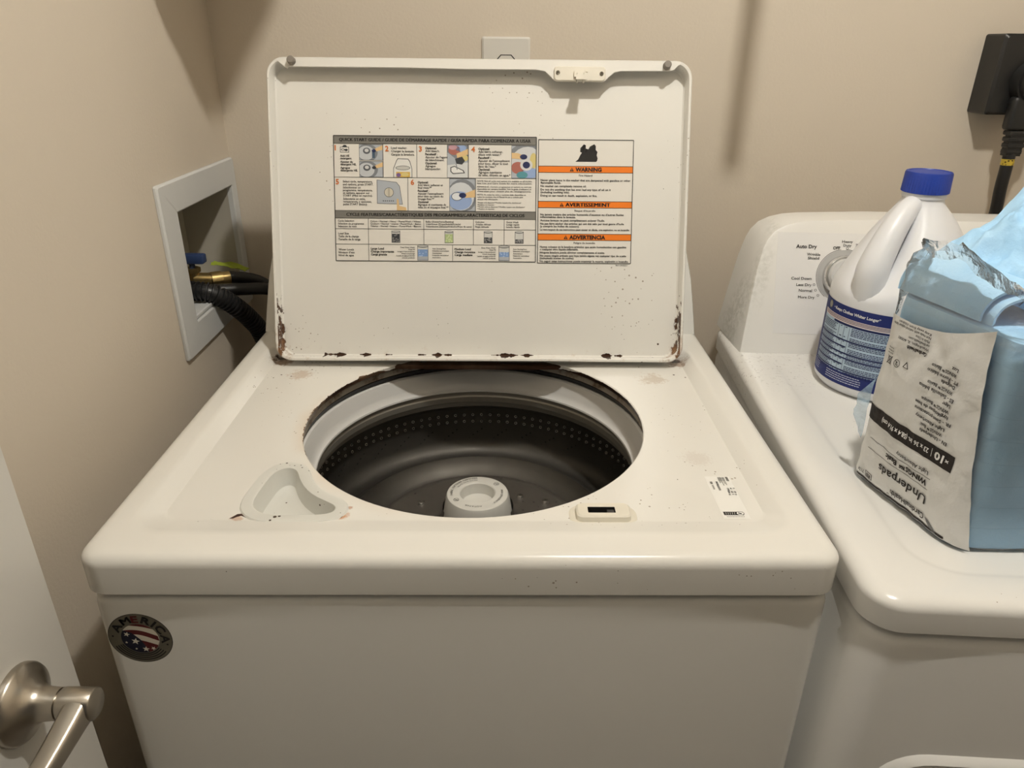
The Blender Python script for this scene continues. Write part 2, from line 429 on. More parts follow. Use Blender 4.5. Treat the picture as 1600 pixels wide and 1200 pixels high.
# --- bleach dispenser
m = MatB('dispenser_plastic', (0.70, 0.70, 0.66), 0.35); v = m.vor(150); k = m.noise(30, 2); m.tint(v.lt((k-0.42)*0.8), srgb(70, 58, 48)); M_DISP = m.m
bm = bmesh.new()
G = [at_z(grow(DISP, -0.0125), ZR), at_z(grow(DISP, -0.011), ZR+0.0018), at_z(grow(DISP, -0.0015), ZR+0.0024), at_z(grow(DISP, 0.0008), ZR+0.0016),
     at_z(grow(DISP, 0.003), ZR-0.010), at_z(grow(DISP, 0.0055), ZR-0.0185), at_z(grow(DISP, 0.0095), ZR-0.021)]
loft(bm, G, False, True)
obj('bleach_dispenser', bm, M_DISP, ws, 40)
# --- lid latch receiver
M_IVORY = MatB('ivory_plastic', (0.76, 0.72, 0.62), 0.4).m
M_BLACKHOLE = MatB('dark_cavity', (0.012, 0.011, 0.010), 0.7).m
bm = bmesh.new()
loft(bm, [at_z(rrect(0.104, 0.173, 0.068, 0.106, 0.016, 6), ZR), at_z(rrect(0.106, 0.171, 0.070, 0.104, 0.015, 6), ZR+0.0012), at_z(rrect(0.111, 0.166, 0.0735, 0.0985, 0.006, 6), ZR+0.0016),
          at_z(rrect(0.1112, 0.1658, 0.0740, 0.0982, 0.006, 6), ZR+0.0070), at_z(rrect(0.1130, 0.1640, 0.0756, 0.0966, 0.005, 6), ZR+0.0085),
          at_z(rrect(0.1226, 0.1502, 0.0800, 0.0900, 0.0008, 6), ZR+0.0085)])
loft(bm, [at_z(rrect(0.1226, 0.1502, 0.0800, 0.0900, 0.0008, 6), ZR+0.0084), at_z(rrect(0.1228, 0.1500, 0.0802, 0.0898, 0.0008, 6), ZR+0.0008)], False, True, mi=1)
box(bm, 0.1425, 0.1495, 0.0835, 0.0895, ZR+0.001, ZR+0.0055, mi=2)
obj('latch_receiver', bm, [M_IVORY, M_BLACKHOLE, MatB('latch_gray', (0.05, 0.048, 0.045), 0.5).m], ws, 35)
# --- tub, balance ring, basket, agitator
TC = (0.001, 0.302)
m = MatB('tub_cover_metal', (0.36, 0.325, 0.27), 0.5); m.tint(m.noise(30, 4, 0.7).ss(0.45, 0.7), srgb(86, 62, 40)); M_TUBC = m.m
M_GASK = MatB('black_gasket', (0.008, 0.008, 0.009), 0.45).m
bm = bmesh.new()
lathe(bm, [(0.2300, -0.0250), (0.2200, -0.0262), (0.2180, -0.0278), (0.2172, -0.0350), (0.224, -0.0362)], 128, TC)
obj('tub_cover', bm, M_TUBC, ws, 40)
bm = bmesh.new()
lathe(bm, [(0.2225, -0.0362), (0.2190, -0.0375), (0.2215, -0.044), (0.235, -0.046), (0.262, -0.060), (0.262, -0.42), (0.0, -0.43)], 128, TC)
obj('tub_gasket', bm, M_GASK, ws, 40)
M_RING = MatB('balance_ring_plastic', (0.66, 0.655, 0.64), 0.30).m
bm = bmesh.new()
lathe(bm, [(0.238, -0.052), (0.229, -0.0465), (0.2215, -0.0455), (0.2185, -0.0475), (0.2150, -0.056), (0.2125, -0.065), (0.2100, -0.0705), (0.2072, -0.0730),
           (0.2050, -0.0740), (0.2046, -0.0765), (0.2066, -0.0780), (0.2100, -0.0785)], 160, TC)
obj('balance_ring', bm, M_RING, ws, 25)
M_COLL = MatB('collar_steel', (0.27, 0.255, 0.225), 0.36, 0.5).m
bm = bmesh.new()
lathe(bm, [(0.2105, -0.0785), (0.2100, -0.0850), (0.2085, -0.0875), (0.2090, -0.0960), (0.2120, -0.0985), (0.2140, -0.1060), (0.222, -0.1085), (0.2345, -0.1090)], 160, TC)
obj('basket_collar', bm, M_COLL, ws, 25)
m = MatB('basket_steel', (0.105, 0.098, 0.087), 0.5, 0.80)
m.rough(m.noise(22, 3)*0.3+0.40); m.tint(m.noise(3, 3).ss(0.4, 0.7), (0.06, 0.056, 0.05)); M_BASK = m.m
bm = bmesh.new(); ZBF = -0.2065
lathe(bm, [(0.2345, -0.109), (0.2325, -0.114), (0.2310, -0.1165), (0.2325, -0.1190), (0.2355, -0.1205), (0.2365, -0.126), (0.2370, -0.155), (0.2365, -0.178), (0.231, -0.192), (0.219, -0.199), (0.203, -0.199), (0.191, -0.190), (0.1855, -0.1815), (0.1825, -0.1815), (0.178, -0.190), (0.166, -0.202), (0.154, -0.2065), (0.0, -0.2065)], 160, TC)
bk = obj('basket', bm, M_BASK, ws, 40)
M_DIMP = MatB('polished_hole_edge', (0.80, 0.78, 0.74), 0.30, 1.0).m
bm = bmesh.new()
for rowz in (-0.1335, -0.1455):
    for i in range(104):
        a = 2*PI*i/104; b2 = bmesh.new(); c = V(TC[0]+0.2365*math.cos(a), TC[1]+0.2365*math.sin(a), rowz)
        nrm = V(-math.cos(a), -math.sin(a), 0); tg = V(-math.sin(a), math.cos(a), 0)
        ringp = lambda r, h: [c+nrm*h+tg*(r*math.cos(2*PI*k/8))+V(0, 0, 1)*(r*math.sin(2*PI*k/8)) for k in range(8)]
        loft(bm, [ringp(0.0027, 0.0), ringp(0.0020, 0.0013), ringp(0.0013, 0.0010)])
        loft(bm, [ringp(0.0013, 0.00105), ringp(0.0011, 0.0005)], False, True, mi=1)
obj('drain_holes', bm, [M_DIMP, M_BLACKHOLE], bk, 40, kind='stuff')
bm = bmesh.new()
for i in range(36):                                     # seam band with fine perforations low on the wall
    for j in range(4):
        a = 2*PI*i/36+j*0.03; c = V(TC[0]+0.2368*math.cos(a), TC[1]+0.2368*math.sin(a), -0.160-0.0055*j)
        nrm = V(-math.cos(a), -math.sin(a), 0); tg = V(-math.sin(a), math.cos(a), 0)
        loft(bm, [[c+nrm*0.0006+tg*(0.0016*math.cos(2*PI*k/6))+V(0, 0, 0.0016*math.sin(2*PI*k/6)) for k in range(6)],
                  [c+nrm*0.0002+tg*(0.001*math.cos(2*PI*k/6))+V(0, 0, 0.001*math.sin(2*PI*k/6)) for k in range(6)]], False, True)
obj('lower_drain_holes', bm, M_BLACKHOLE, bk, 0, kind='stuff')
# agitator
ag_m = MatB('agitator_plastic', (0.66, 0.655, 0.62), 0.33).m
AC = (0.003, 0.2955)
bm = bmesh.new()
lathe(bm, [(0.0, -0.1430), (0.018, -0.1428), (0.0215, -0.1410), (0.0232, -0.1262), (0.0245, -0.1250), (0.0385, -0.1253), (0.0408, -0.1263), (0.0425, -0.1300), (0.0458, -0.1500), (0.0490, -0.1700), (0.0505, -0.20)], 72, AC)
ag = obj('agitator_cap', bm, ag_m, ws, 30, label='white agitator cap with a round hollow and grey lettering')
m = MatB('impeller_plastic', (0.090, 0.081, 0.070), 0.38); m.tint(m.vor(75).lt(0.12), (0.012, 0.012, 0.012))
bm = bmesh.new()
prof = [(0.0480, -0.150), (0.0505, -0.168), (0.056, -0.178), (0.066, -0.185), (0.085, -0.190), (0.110, -0.193), (0.135, -0.1945), (0.1475, -0.1955), (0.1490, -0.1975), (0.1490, -0.2060)]
rings = []
for r, zz in prof:
    rg = []
    for i in range(120):
        a = 2*PI*i/120; fin = max(0, math.cos(4*a+0.5))**3*(0.016*math.sin(min(1, max(0, (r-0.05)/0.085))*PI) if r < 0.14 else 0)
        rg.append(V(AC[0]+r*math.cos(a), AC[1]+0.007+r*math.sin(a), zz+fin))
    rings.append(rg)
loft(bm, rings); obj('impeller', bm, m.m, ws, 50)
for sx, sy in ((-0.083, 0.366), (0.063, 0.384), (0.0997, 0.371)):
    bm = bmesh.new(); lathe(bm, [(0.0048, -0.197), (0.0048, -0.1900), (0.0036, -0.1886), (0.0, -0.1883)], 14, (sx, sy)); obj('impeller_screw', bm, M_DIMP, ws, 40)
def agf(u, v, h): return V(AC[0]+u, AC[1]-v, -0.1251+h)
P = Print(agf, 0.00002, 0.0001); tg = srgb(80, 78, 74)
P.arc(0, 0, 0.0352, math.radians(168), 'FABRIC SOFTENER DISPENSER', 0.0032, tg, 0.004)
P.arc(0, 0, 0.0300, math.radians(205), 'DILUTE WITH WATER', 0.0023, tg)
P.arc(0, 0, 0.0330, math.radians(-12), 'HIGH EFFICIENCY', 0.0030, tg, gap=0.18, dirn=1)
P.arc(0, 0, 0.0330, math.radians(78), 'AGITATOR', 0.0030, tg, gap=0.18, dirn=1)
for a in (-40, 148):
    cx, cy = 0.0325*math.cos(math.radians(a)), 0.0325*math.sin(math.radians(a))
    P.ring(cx, cy, 0.0037, 0.0037, 0.0006, tg); P.line(cx-0.0025, cy-0.002, cx+0.0025, cy+0.002, 0.0007, tg); P.line(cx-0.001, cy+0.002, cx+0.002, cy-0.001, 0.0007, tg)
P.done('cap_lettering', ag)
# --- console behind the lid
def console(outline, width, B, ex, ey, lean, depth, mat, name, parent, back_out=0.010):
    """outline: (x, v) up the left side; mirrored; B is the front base point at x = 0"""
    fv = ey*math.sin(lean)+V(0, 0, math.cos(lean)); fn = (ex.cross(fv)).normalized()
    o2 = outline + [(width-x_, v_) for x_, v_ in reversed(outline)]
    def fr(sc, off): 
        cx = width/2
        return [B + ex*(cx+(x_-cx)*(1-sc/abs(x_-cx) if abs(x_-cx) > 1e-6 else 1)) + fv*max(0.0, v_-sc*(1.0 if v_ > 0.02 else 0)) + fn*off for x_, v_ in o2]
    back = [B + ex*(x_ - back_out if x_ < width/2 else x_+back_out) + ey*depth + V(0, 0, v_*math.cos(lean)*1.0) for x_, v_ in o2]
    mid = [a*0.5+b*0.5+V(0, 0, 0.004 if v_ > 0.15 else 0) for (a, b, (x_, v_)) in zip(fr(0, -0.004), back, o2)]
    b_ = bmesh.new(); loft(b_, [fr(0.0045, 0.0), fr(0.0015, -0.0012), fr(0.0, -0.0045), mid, back], True, True)
    return obj(name, b_, mat, parent, 40)
HALF = [(0.004, 0), (0.0085, 0.045), (0.0135, 0.088), (0.0230, 0.132), (0.0320, 0.167), (0.045, 0.189), (0.074, 0.2047), (0.11, 0.2095)]
console(HALF, 0.70, V(-0.35, 0.566, 0), V(1, 0, 0), V(0, 1, 0), math.radians(16), 0.118, enamel('console_enamel', speck=False).m, 'console', ws, 0.004)
# ------------------------------------------------------------------ the open lid
TH = math.atan2(0.13, 0.40); VD = V(0, math.sin(TH), math.cos(TH)); ND = V(0, -math.cos(TH), math.sin(TH)); LO = V(0.002, 0.478, 0.004)
def LP(x, v, n): return LO + V(1, 0, 0)*(x-0.002) + VD*v + ND*n
m = enamel('lid_enamel', rough=0.26)
x, y, z = m.xyz()
vv = (y-(LO.y-WY))*math.sin(TH) + (z-(ZD+LO.z))*math.cos(TH)
n1 = m.noise(60, 4, 0.7); n2 = m.noise(44, 3, 0.6, (1, 0.01, 0.01))
m.tint(((n2-0.505)*0.020 - (vv+0.0055).ab()).gt(0.0002)*(x.ab()).lt(0.23), srgb(58, 36, 22))
ax = (x-0.002).ab()
side = (ax-0.2935)*1.0
m.tint(((ax-0.2865)*90.0 + (n1-0.5)*3.4 - vv*7.0).ss(0.05, 0.35)*vv.lt(0.085)*ax.gt(0.280)*ax.lt(0.2946), srgb(74, 46, 28))
m.tint(((side+0.016)*22.0 + (n1-0.5)*1.6 - vv*9.0).ss(0.05, 0.5)*vv.lt(0.1)*0.6, srgb(150, 112, 78))
m.tint((n1-0.55).ss(0.0, 0.2)*(vv*-1.0+0.012).ss(0.0, 0.02)*0.5, srgb(170, 140, 105))
M_LID = m.m
bm = bmesh.new()
def lr(d, n, k=8): return [LP(a, b, n) for a, b in rrect(-0.297+d, 0.301-d, -0.0135+d, 0.412-d, 0.024-d*0.6, k)]
loft(bm, [lr(0.0085, 0.0), lr(0.0065, 0.0022), lr(0.0052, 0.017), lr(0.0040, 0.0192), lr(0.0015, 0.0196), lr(0.0, 0.0175), lr(0.0, -0.008), lr(0.006, -0.012)], True, True)
lid = obj('lid', bm, M_LID, ws, 35)
flange = [(-0.2830, 0.4085), (-0.2775, 0.4040), (-0.2672, 0.3958), (-0.2660, 0.3990), (-0.10, 0.3990), (-0.02, 0.3978), (0.080, 0.3980), (0.0930, 0.3960), (0.1010, 0.3890), (0.106, 0.3842),
          (0.1775, 0.3835), (0.183, 0.3890), (0.1910, 0.3955), (0.200, 0.3972), (0.2690, 0.3980), (0.2745, 0.3995), (0.2800, 0.4050), (0.286, 0.4080), (0.282, 0.4100), (0.0, 0.4100), (-0.278, 0.4100)]
bm = bmesh.new(); loft(bm, [[LP(a, b, 0.0165) for a, b in flange], [LP(a, b, 0.0196) for a, b in flange]], True, True)
obj('lid_flange', bm, enamel('flange_enamel', speck=False).m, lid, 20)
# latch
bm = bmesh.new()
q = lambda d, n: [LP(a, b, n) for a, b in rrect(0.1058+d, 0.1778-d, 0.3818+d, 0.4015-d, 0.004, 4)]
loft(bm, [q(0, 0.0195), q(0, 0.0225), q(0.0012, 0.0238)], True, True)
def lbox(bm, x0, x1, v0, v1, n0, n1, mi=0): loft(bm, [[LP(a, b, n) for a, b in ((x0, v0), (x1, v0), (x1, v1), (x0, v1))] for n in (n0, n1)], True, True, mi=mi)
lbox(bm, 0.1335, 0.1515, 0.3865, 0.3945, 0.0235, 0.0275)
lbox(bm, 0.1490, 0.1522, 0.3930, 0.3955, 0.0235, 0.0290)
lbox(bm, 0.1365, 0.1390, 0.3790, 0.3880, 0.0235, 0.0430); lbox(bm, 0.1455, 0.1480, 0.3790, 0.3880, 0.0235, 0.0430)
lbox(bm, 0.1365, 0.1480, 0.3805, 0.3835, 0.0240, 0.0420); lbox(bm, 0.1345, 0.1500, 0.3785, 0.3850, 0.0415, 0.0440)
obj('lid_latch', bm, M_IVORY, lid, 20)
M_SCREW = MatB('screw_steel', (0.10, 0.085, 0.06), 0.35, 0.8).m
for sx, sv in ((0.1110, 0.3930), (0.1722, 0.3920)):
    bm = bmesh.new(); cyl(bm, LP(sx, sv, 0.0230), LP(sx, sv, 0.0250), 0.0031, 16, 0.0026); cyl(bm, LP(sx, sv, 0.0249), LP(sx, sv, 0.0252), 0.0012, 6, mi=1)
    obj('screw', bm, [M_SCREW, M_BLACKHOLE], lid)
M_BUMP = MatB('grey_rubber', (0.24, 0.215, 0.185), 0.6).m
for sx, sv in ((-0.2605, 0.4060), (0.2642, 0.4045)):
    bm = bmesh.new(); c0, c1 = LP(sx, sv, 0.019), LP(sx, sv, 0.0270)
    cyl(bm, c0, c1, 0.0058, 20, 0.0052); cyl(bm, c1, LP(sx, sv, 0.0280), 0.0052, 20, 0.0042); obj('bumper', bm, M_BUMP, lid)

# ---- quick start label: drawn on a sheet of 1430 x 885 units
def sheet(x0, v1, w_, h_, U, H): return lambda u, v, h: LP(x0+u*w_/U, v1-v*h_/H, h)
PAPER = (0.78, 0.755, 0.70); LG = srgb(176, 182, 190); MG = srgb(128, 132, 138); SKIN = srgb(222, 190, 140); NAVY = srgb(34, 44, 84)
ORG = srgb(206, 112, 52); BAR = srgb(126, 124, 118); RED = srgb(172, 108, 96); YEL = srgb(214, 198, 132); DRK = srgb(60, 62, 66); BLU = srgb(150, 172, 212)
P = Print(sheet(-0.2095, 0.3102, 0.2925, 0.1778, 1430, 885))
P.rect(0, 0, 1430, 885, PAPER, 0); P.rect(0, 0, 1430, 55, BAR, 1); P.rect(0, 525, 1430, 580, BAR, 1)
P.frame(0, 0, 1430, 885, 5, BLK, 8)
P.text(715, 27, 'QUICK START GUIDE / GUIDE DE DÉMARRAGE RAPIDE / GUÍA RÁPIDA PARA COMENZAR A USAR', 22, BLK, 'c', 1350, 0.012)
P.text(715, 552, 'CYCLE FEATURES/CARACTÉRISTIQUES DES PROGRAMMES/CARACTERÍSTICAS DE CICLOS', 22, BLK, 'c', 1270, 0.012)
for v_ in (290, 655, 765): P.line(0, v_, 1430, v_, 3, BLK, 6)
P.line(0, 525, 1430, 525, 3, BLK, 6); P.line(0, 580, 1430, 580, 3, BLK, 6); P.line(0, 55, 1430, 55, 3, BLK, 6)
for u_, a_, b_ in ((347, 55, 290), (585, 55, 290), (950, 55, 290), (520, 290, 525), (1000, 290, 525), (235, 580, 885), (630, 580, 765), (985, 580, 765), (1205, 580, 765), (835, 765, 885)): P.line(u_, a_, u_, b_, 3, BLK, 6)
for n_, u_, v_ in (('1', 8, 85), ('2', 362, 88), ('3', 600, 88), ('4', 970, 88), ('5', 10, 322), ('6', 540, 322)): P.text(u_, v_, n_, 36, ORG, 'l', None, 0.015)
def lines(u, v, rows, size=15, lead=20, **k):
    for i, r in enumerate(rows):
        if r: P.text(u, v+i*lead, r, size, BLK, **k)
lines(45, 140, ['Add HE', 'detergent.'], 14, 18, bold=0.01); lines(45, 182, ['Ajouter du', 'détergent HE.'], 14, 18, bold=0.01); lines(45, 224, ['Agregue', 'detergente HE.'], 14, 18, bold=0.01)
lines(405, 82, ['Load washer.', 'Charger la laveuse.', 'Cargue la lavadora.'], 15, 23)
lines(645, 82, ['Optional:'], 15, bold=0.015); lines(645, 102, ['Add bleach.'], 15); lines(645, 124, ['Facultatif :'], 15, bold=0.015); lines(645, 145, ['Ajouter de l’agent', 'de blanchiment.'], 15)
lines(645, 187, ['Opcional:'], 15, bold=0.015); lines(645, 207, ['Agregue', 'blanqueador.'], 15)
lines(1020, 84, ['Optional:'], 15, bold=0.015); lines(1020, 104, ['Add fabric softener,', 'dilute with water.*'], 15); lines(1020, 146, ['Facultatif :'], 15, bold=0.015)
lines(1020, 167, ['Ajouter de l’assouplissant', 'pour tissu, diluer le tout', 'dans de l’eau.*'], 15); lines(1020, 228, ['Opcional:'], 15, bold=0.015); lines(1020, 248, ['Agregue suavizante', 'de telas, dilúyalo en agua.*'], 15)
lines(60, 320, ['Select cycle, temperature,', 'and options, press START.'], 14, 20); lines(60, 362, ['Sélectionner un', 'programme, température,', 'et options, appuyer sur', 'START (Mise en marche).'], 14, 19); lines(60, 442, ['Seleccione un ciclo,', 'temperatura, y opciones,', 'pulse START (Inicio).'], 14, 19)
lines(590, 322, ['Optional:'], 14, bold=0.015); lines(590, 341, ['Add fabric softener at', 'final rinse.**'], 14, 19); lines(590, 382, ['Facultatif :'], 14, bold=0.015); lines(590, 401, ['Ajouter l’assouplissant', 'pour tissu au cours du', 'rinçage final.**'], 14, 19)
lines(590, 460, ['Opcional:'], 14, bold=0.015); lines(590, 479, ['Agregue el suavizante de', 'telas en el enjuague final.**'], 14, 19)
lines(1012, 310, ['NOTE: Not all cycles and options are available on all models.', 'See Use and Care Guide for more information.'], 10, 16, w=390)
lines(1012, 350, ['REMARQUE : Certains programmes et options ne sont pas', 'disponibles sur certains modèles. Voir le guide d’utilisation et', 'd’entretien pour obtenir plus de renseignements.'], 10, 16, w=385)
lines(1012, 406, ['NOTA: No todos los ciclos y opciones están disponibles en', 'todos los modelos. Vea el Manual de uso y cuidado para', 'obtener más información.'], 10, 16)
lines(1012, 462, ['*Models with dispenser/*Modèles équipés d’un distributeur/', '*Modelos con depósito', '**Models without dispenser/**Modèles équipés sans distributeur/', '**Modelos sin depósito'], 9, 15)
lines(20, 598, ['Cycle Selection', 'Sélection de programme', 'Selección de ciclo'], 13, 20)
lines(250, 600, ['Colors • Normal • Heavy • PowerWash • Whites', 'Couleurs • Normal • Intense • PowerWash • Blancs', 'Colores • Normal • Intenso • PowerWash • Blancos'], 12, 17, w=360)
lines(645, 600, ['Bulky (Sheets/Items/Bedding)', 'Volumineux (Draps/Articles/Literie)', 'Voluminosos (Sábanas/Artículos/Ropa de cama)'], 12, 17)
lines(1000, 600, ['Delicates', 'Articles délicats', 'Ropa delicada'], 12, 17); lines(1220, 600, ['Quick Wash', 'Lavage rapide', 'Lavado rápido'], 12, 17)
lines(20, 688, ['Load Size', 'Taille de la charge', 'Tamaño de la carga'], 14, 21); lines(20, 803, ['Water Levels', 'Niveaux d’eau', 'Nivel de agua'], 14, 21)
lines(250, 795, ['Large Load', 'Charge importante', 'Carga grande'], 15, 21, bold=0.012); lines(850, 795, ['Medium Load', 'Charge moyenne', 'Carga mediana'], 15, 21, bold=0.012)
for u_ in (565, 1145):
    lines(u_, 785, ['Deep Water Wash/', 'Deep Fill', 'Lavage à l’eau profonde/', 'Grand remplissage', 'Lavado en agua profunda/', 'Llenado profundo'], 9, 15, al='r')
    lines(u_+125, 793, ['Auto Sensing/Auto', 'Détection automatique', 'Automatique', 'Detección automática/', 'Automático'], 9, 16)
# drawings
def picture(u0, v0, u1, v1): P.rect(u0, v0, u1, v1, LG, 1); P.frame(u0, v0, u1, v1, 2, DRK, 8); return (u0+1, v0+1, u1-1, v1-1)
for v0 in (60, 178):
    c = picture(180, v0, 345, v0+110)
    P.ell(235, v0+58, 75, 62, MG, 2, clip=c); P.ell(228, v0+60, 58, 50, srgb(196, 200, 204), 3, clip=c); P.ell(232, v0+45, 26, 22, srgb(90, 94, 100), 4, clip=c); P.ell(232, v0+42, 15, 12, srgb(205, 205, 205), 5, clip=c)
    P.poly([(290, v0+30), (345, v0+5), (345, v0+38), (300, v0+48)], SKIN, 6, c); P.ell(283, v0+44, 15, 11, DRK if v0 > 100 else NAVY, 6, clip=c)
    if v0 < 100: P.rect(270, v0+50, 290, v0+95, srgb(70, 90, 110), 5)
P.rect(45, 78, 108, 118, DRK, 1); P.rect(49, 82, 104, 114, PAPER, 2); P.ell(65, 98, 14, 8, DRK, 3); P.ell(88, 100, 12, 8, DRK, 3); P.ell(65, 98, 9, 4, PAPER, 4); P.poly([(60, 78), (72, 64), (88, 66), (95, 78)], DRK, 1)
c = (420, 160, 545, 288)                                 # jar of laundry
P.poly([(418, 288), (418, 225), (440, 170), (450, 155), (525, 158), (538, 178), (552, 230), (552, 288)], DRK, 2); P.poly([(422, 287), (422, 227), (444, 172), (453, 160), (522, 162), (534, 180), (548, 230), (548, 287)], srgb(226, 226, 222), 3)
P.ell(486, 222, 52, 16, DRK, 4); P.ell(486, 222, 48, 13, srgb(196, 196, 190), 5); P.rect(438, 250, 536, 287, srgb(214, 178, 90), 5); P.ell(455, 272, 16, 14, srgb(120, 96, 150), 6, clip=(438, 250, 536, 287)); P.ell(500, 268, 26, 14, YEL, 6, clip=(438, 250, 536, 287))
c = picture(800, 60, 948, 288)
P.poly([(800, 60), (948, 60), (948, 150), (880, 170), (800, 110)], MG, 2, c); P.ell(850, 95, 42, 34, RED, 3, clip=c); P.ell(895, 80, 40, 26, BLU, 3, clip=c); P.ell(920, 150, 30, 22, YEL, 3, clip=c); P.ell(840, 75, 30, 18, srgb(190, 150, 160), 4, clip=c)
P.poly([(865, 120), (948, 85), (948, 125), (900, 140), (870, 150)], SKIN, 5, c); P.poly([(855, 155), (905, 140), (925, 170), (905, 195), (865, 190)], DRK, 5, c)
P.poly([(800, 200), (948, 180), (948, 288), (800, 288)], srgb(214, 216, 216), 2, c); P.poly([(822, 215), (850, 205), (915, 235), (925, 255), (840, 262), (822, 245)], DRK, 4, c); P.poly([(828, 219), (850, 211), (908, 238), (916, 251), (842, 256), (828, 243)], srgb(230, 230, 228), 5, c); P.line(862, 190, 870, 232, 6, MG, 6)
c = picture(1255, 60, 1428, 288)
P.ell(1375, 150, 150, 110, MG, 2, clip=c); P.ell(1370, 175, 118, 108, srgb(206, 208, 210), 3, clip=c); P.ell(1300, 215, 48, 42, RED, 4, clip=c); P.ell(1385, 250, 60, 38, BLU, 4, clip=c); P.ell(1410, 165, 26, 55, YEL, 4, clip=c); P.ell(1330, 265, 40, 25, srgb(90, 150, 160), 5, clip=c)
P.ell(1360, 195, 44, 40, srgb(214, 214, 212), 6, clip=c); P.ell(1360, 195, 26, 24, NAVY, 7, clip=c); P.poly([(1255, 110), (1300, 112), (1345, 130), (1340, 155), (1255, 150)], SKIN, 6, c); P.ell(1340, 138, 26, 18, NAVY, 7, clip=c)
P.poly([(300, 306), (440, 322), (462, 350), (482, 480), (300, 475)], DRK, 2); P.poly([(303, 309), (438, 325), (459, 352), (479, 477), (303, 472)], LG, 3)
P.ell(385, 395, 34, 34, DRK, 4); P.ell(385, 395, 31, 31, srgb(206, 200, 184), 5); P.rect(378, 364, 392, 426, srgb(182, 176, 160), 6); P.poly([(440, 440), (452, 440), (458, 490), (505, 500), (510, 522), (440, 522)], SKIN, 6)
for k in range(6): P.ell(345+14*k, 455, 4, 4, DRK, 6, 8)
c = picture(815, 294, 998, 523)
P.ell(905, 415, 108, 118, MG, 2, clip=c); P.ell(895, 420, 95, 100, srgb(208, 212, 216), 3, clip=c); P.ell(890, 450, 85, 66, BLU, 4, clip=c); P.ell(868, 420, 40, 30, DRK, 5, clip=c); P.ell(868, 420, 36, 26, srgb(224, 228, 232), 6, clip=c)
P.poly([(905, 405), (998, 370), (998, 425), (930, 430)], SKIN, 6, c); P.ell(908, 412, 26, 18, NAVY, 7, clip=c)
def jar(u, v, w_, h_, fill, col, col2=None):
    P.rect(u-w_/2, v-h_/2, u+w_/2, v+h_/2, DRK, 1); P.rect(u-w_/2+3, v-h_/2+3, u+w_/2-3, v+h_/2-3, srgb(206, 206, 202), 2); P.rect(u-w_/2+4, v+h_/2-4-h_*fill, u+w_/2-4, v+h_/2-4, col, 3)
    if col2:
        for k in range(14): P.ell(u-w_/2+10+random.random()*(w_-20), v+h_/2-8-random.random()*(h_*fill-8), 6, 5, col2, 4, 8)
    P.ell(u, v-h_/2+5, w_/2, h_*0.10, DRK, 5); P.ell(u, v-h_/2+4, w_/2-3, h_*0.08-1, srgb(190, 190, 186), 6)
jar(430, 710, 62, 86, 0.70, DRK, srgb(130, 130, 130)); jar(810, 710, 62, 86, 0.7, srgb(178, 196, 140), srgb(205, 215, 170)); jar(1090, 710, 62, 86, 0.45, DRK, srgb(150, 150, 150)); jar(1313, 710, 62, 86, 0.30, DRK, srgb(160, 160, 160))
for u_, f_ in ((622, 0.7), (1205, 0.55)):
    jar(u_, 825, 78, 108, f_, srgb(128, 158, 204), srgb(166, 188, 222)); P.rect(u_-35, 850, u_+35, 874, srgb(176, 180, 186), 5)
P.done('instruction_label', lid, 'white instruction sticker with numbered drawings, grey bars and small print')

# ---- warning label: 740 x 965 units
P = Print(sheet(0.0862, 0.3070, 0.1374, 0.1760, 740, 965))
OR = srgb(240, 128, 34)
P.rect(0, 0, 740, 965, PAPER, 0); P.frame(0, 0, 740, 965, 5, BLK, 8)
fl = [(288, 168), (310, 150), (325, 118), (338, 98), (324, 92), (326, 62), (352, 34), (340, 76), (346, 92), (354, 70), (368, 40), (368, 66), (360, 96), (374, 104), (388, 72), (400, 50), (434, 32), (412, 66), (408, 92), (420, 100), (430, 72), (446, 46), (446, 76), (436, 104), (446, 112), (460, 92), (454, 118), (462, 140), (458, 160), (450, 168)]
b2 = bmesh.new(); vs_ = [b2.verts.new((a, b, 0)) for a, b in fl]
bmesh.ops.triangulate(b2, faces=[b2.faces.new(vs_)])
for f in b2.faces: P.poly([(v_.co.x, v_.co.y) for v_ in f.verts], BLK, 3)
b2.free()
for v_, t_, w_ in ((228, 'WARNING', 205), (502, 'AVERTISSEMENT', 355), (758, 'ADVERTENCIA', 285)):
    P.rect(0, v_-25, 740, v_+25, OR, 1); P.line(0, v_-25, 740, v_-25, 4, BLK, 4); P.line(0, v_+25, 740, v_+25, 4, BLK, 4)
    u0 = 370-w_/2+22; P.text(u0, v_, t_, 29, BLK, 'l', w_, 0.03); P.poly([(u0-44, v_+15), (u0-28, v_-15), (u0-12, v_+15)], BLK, 3); P.rect(u0-30, v_-6, u0-26, v_+6, OR, 4); P.rect(u0-30, v_+8, u0-26, v_+12, OR, 4)
def wl(v, rows):
    for dv, t_, w_ in rows: P.text(18, v+dv, t_, 15, BLK, 'l', w_, 0.008)
P.text(370, 274, 'Fire Hazard', 14, BLK, 'c', 105); P.text(370, 549, 'Risque d’incendie', 14, BLK, 'c', 165); P.text(370, 803, 'Peligro de incendio', 14, BLK, 'c', 170)
wl(312, ((0, 'Never place items in the washer that are dampened with gasoline or other', 705), (20, 'flammable fluids.', 160), (46, 'No washer can completely remove oil.', 360), (73, 'Do not dry anything that has ever had any type of oil on it', 552), (94, '(including cooking oils).', 228), (120, 'Doing so can result in death, explosion, or fire.', 445)))
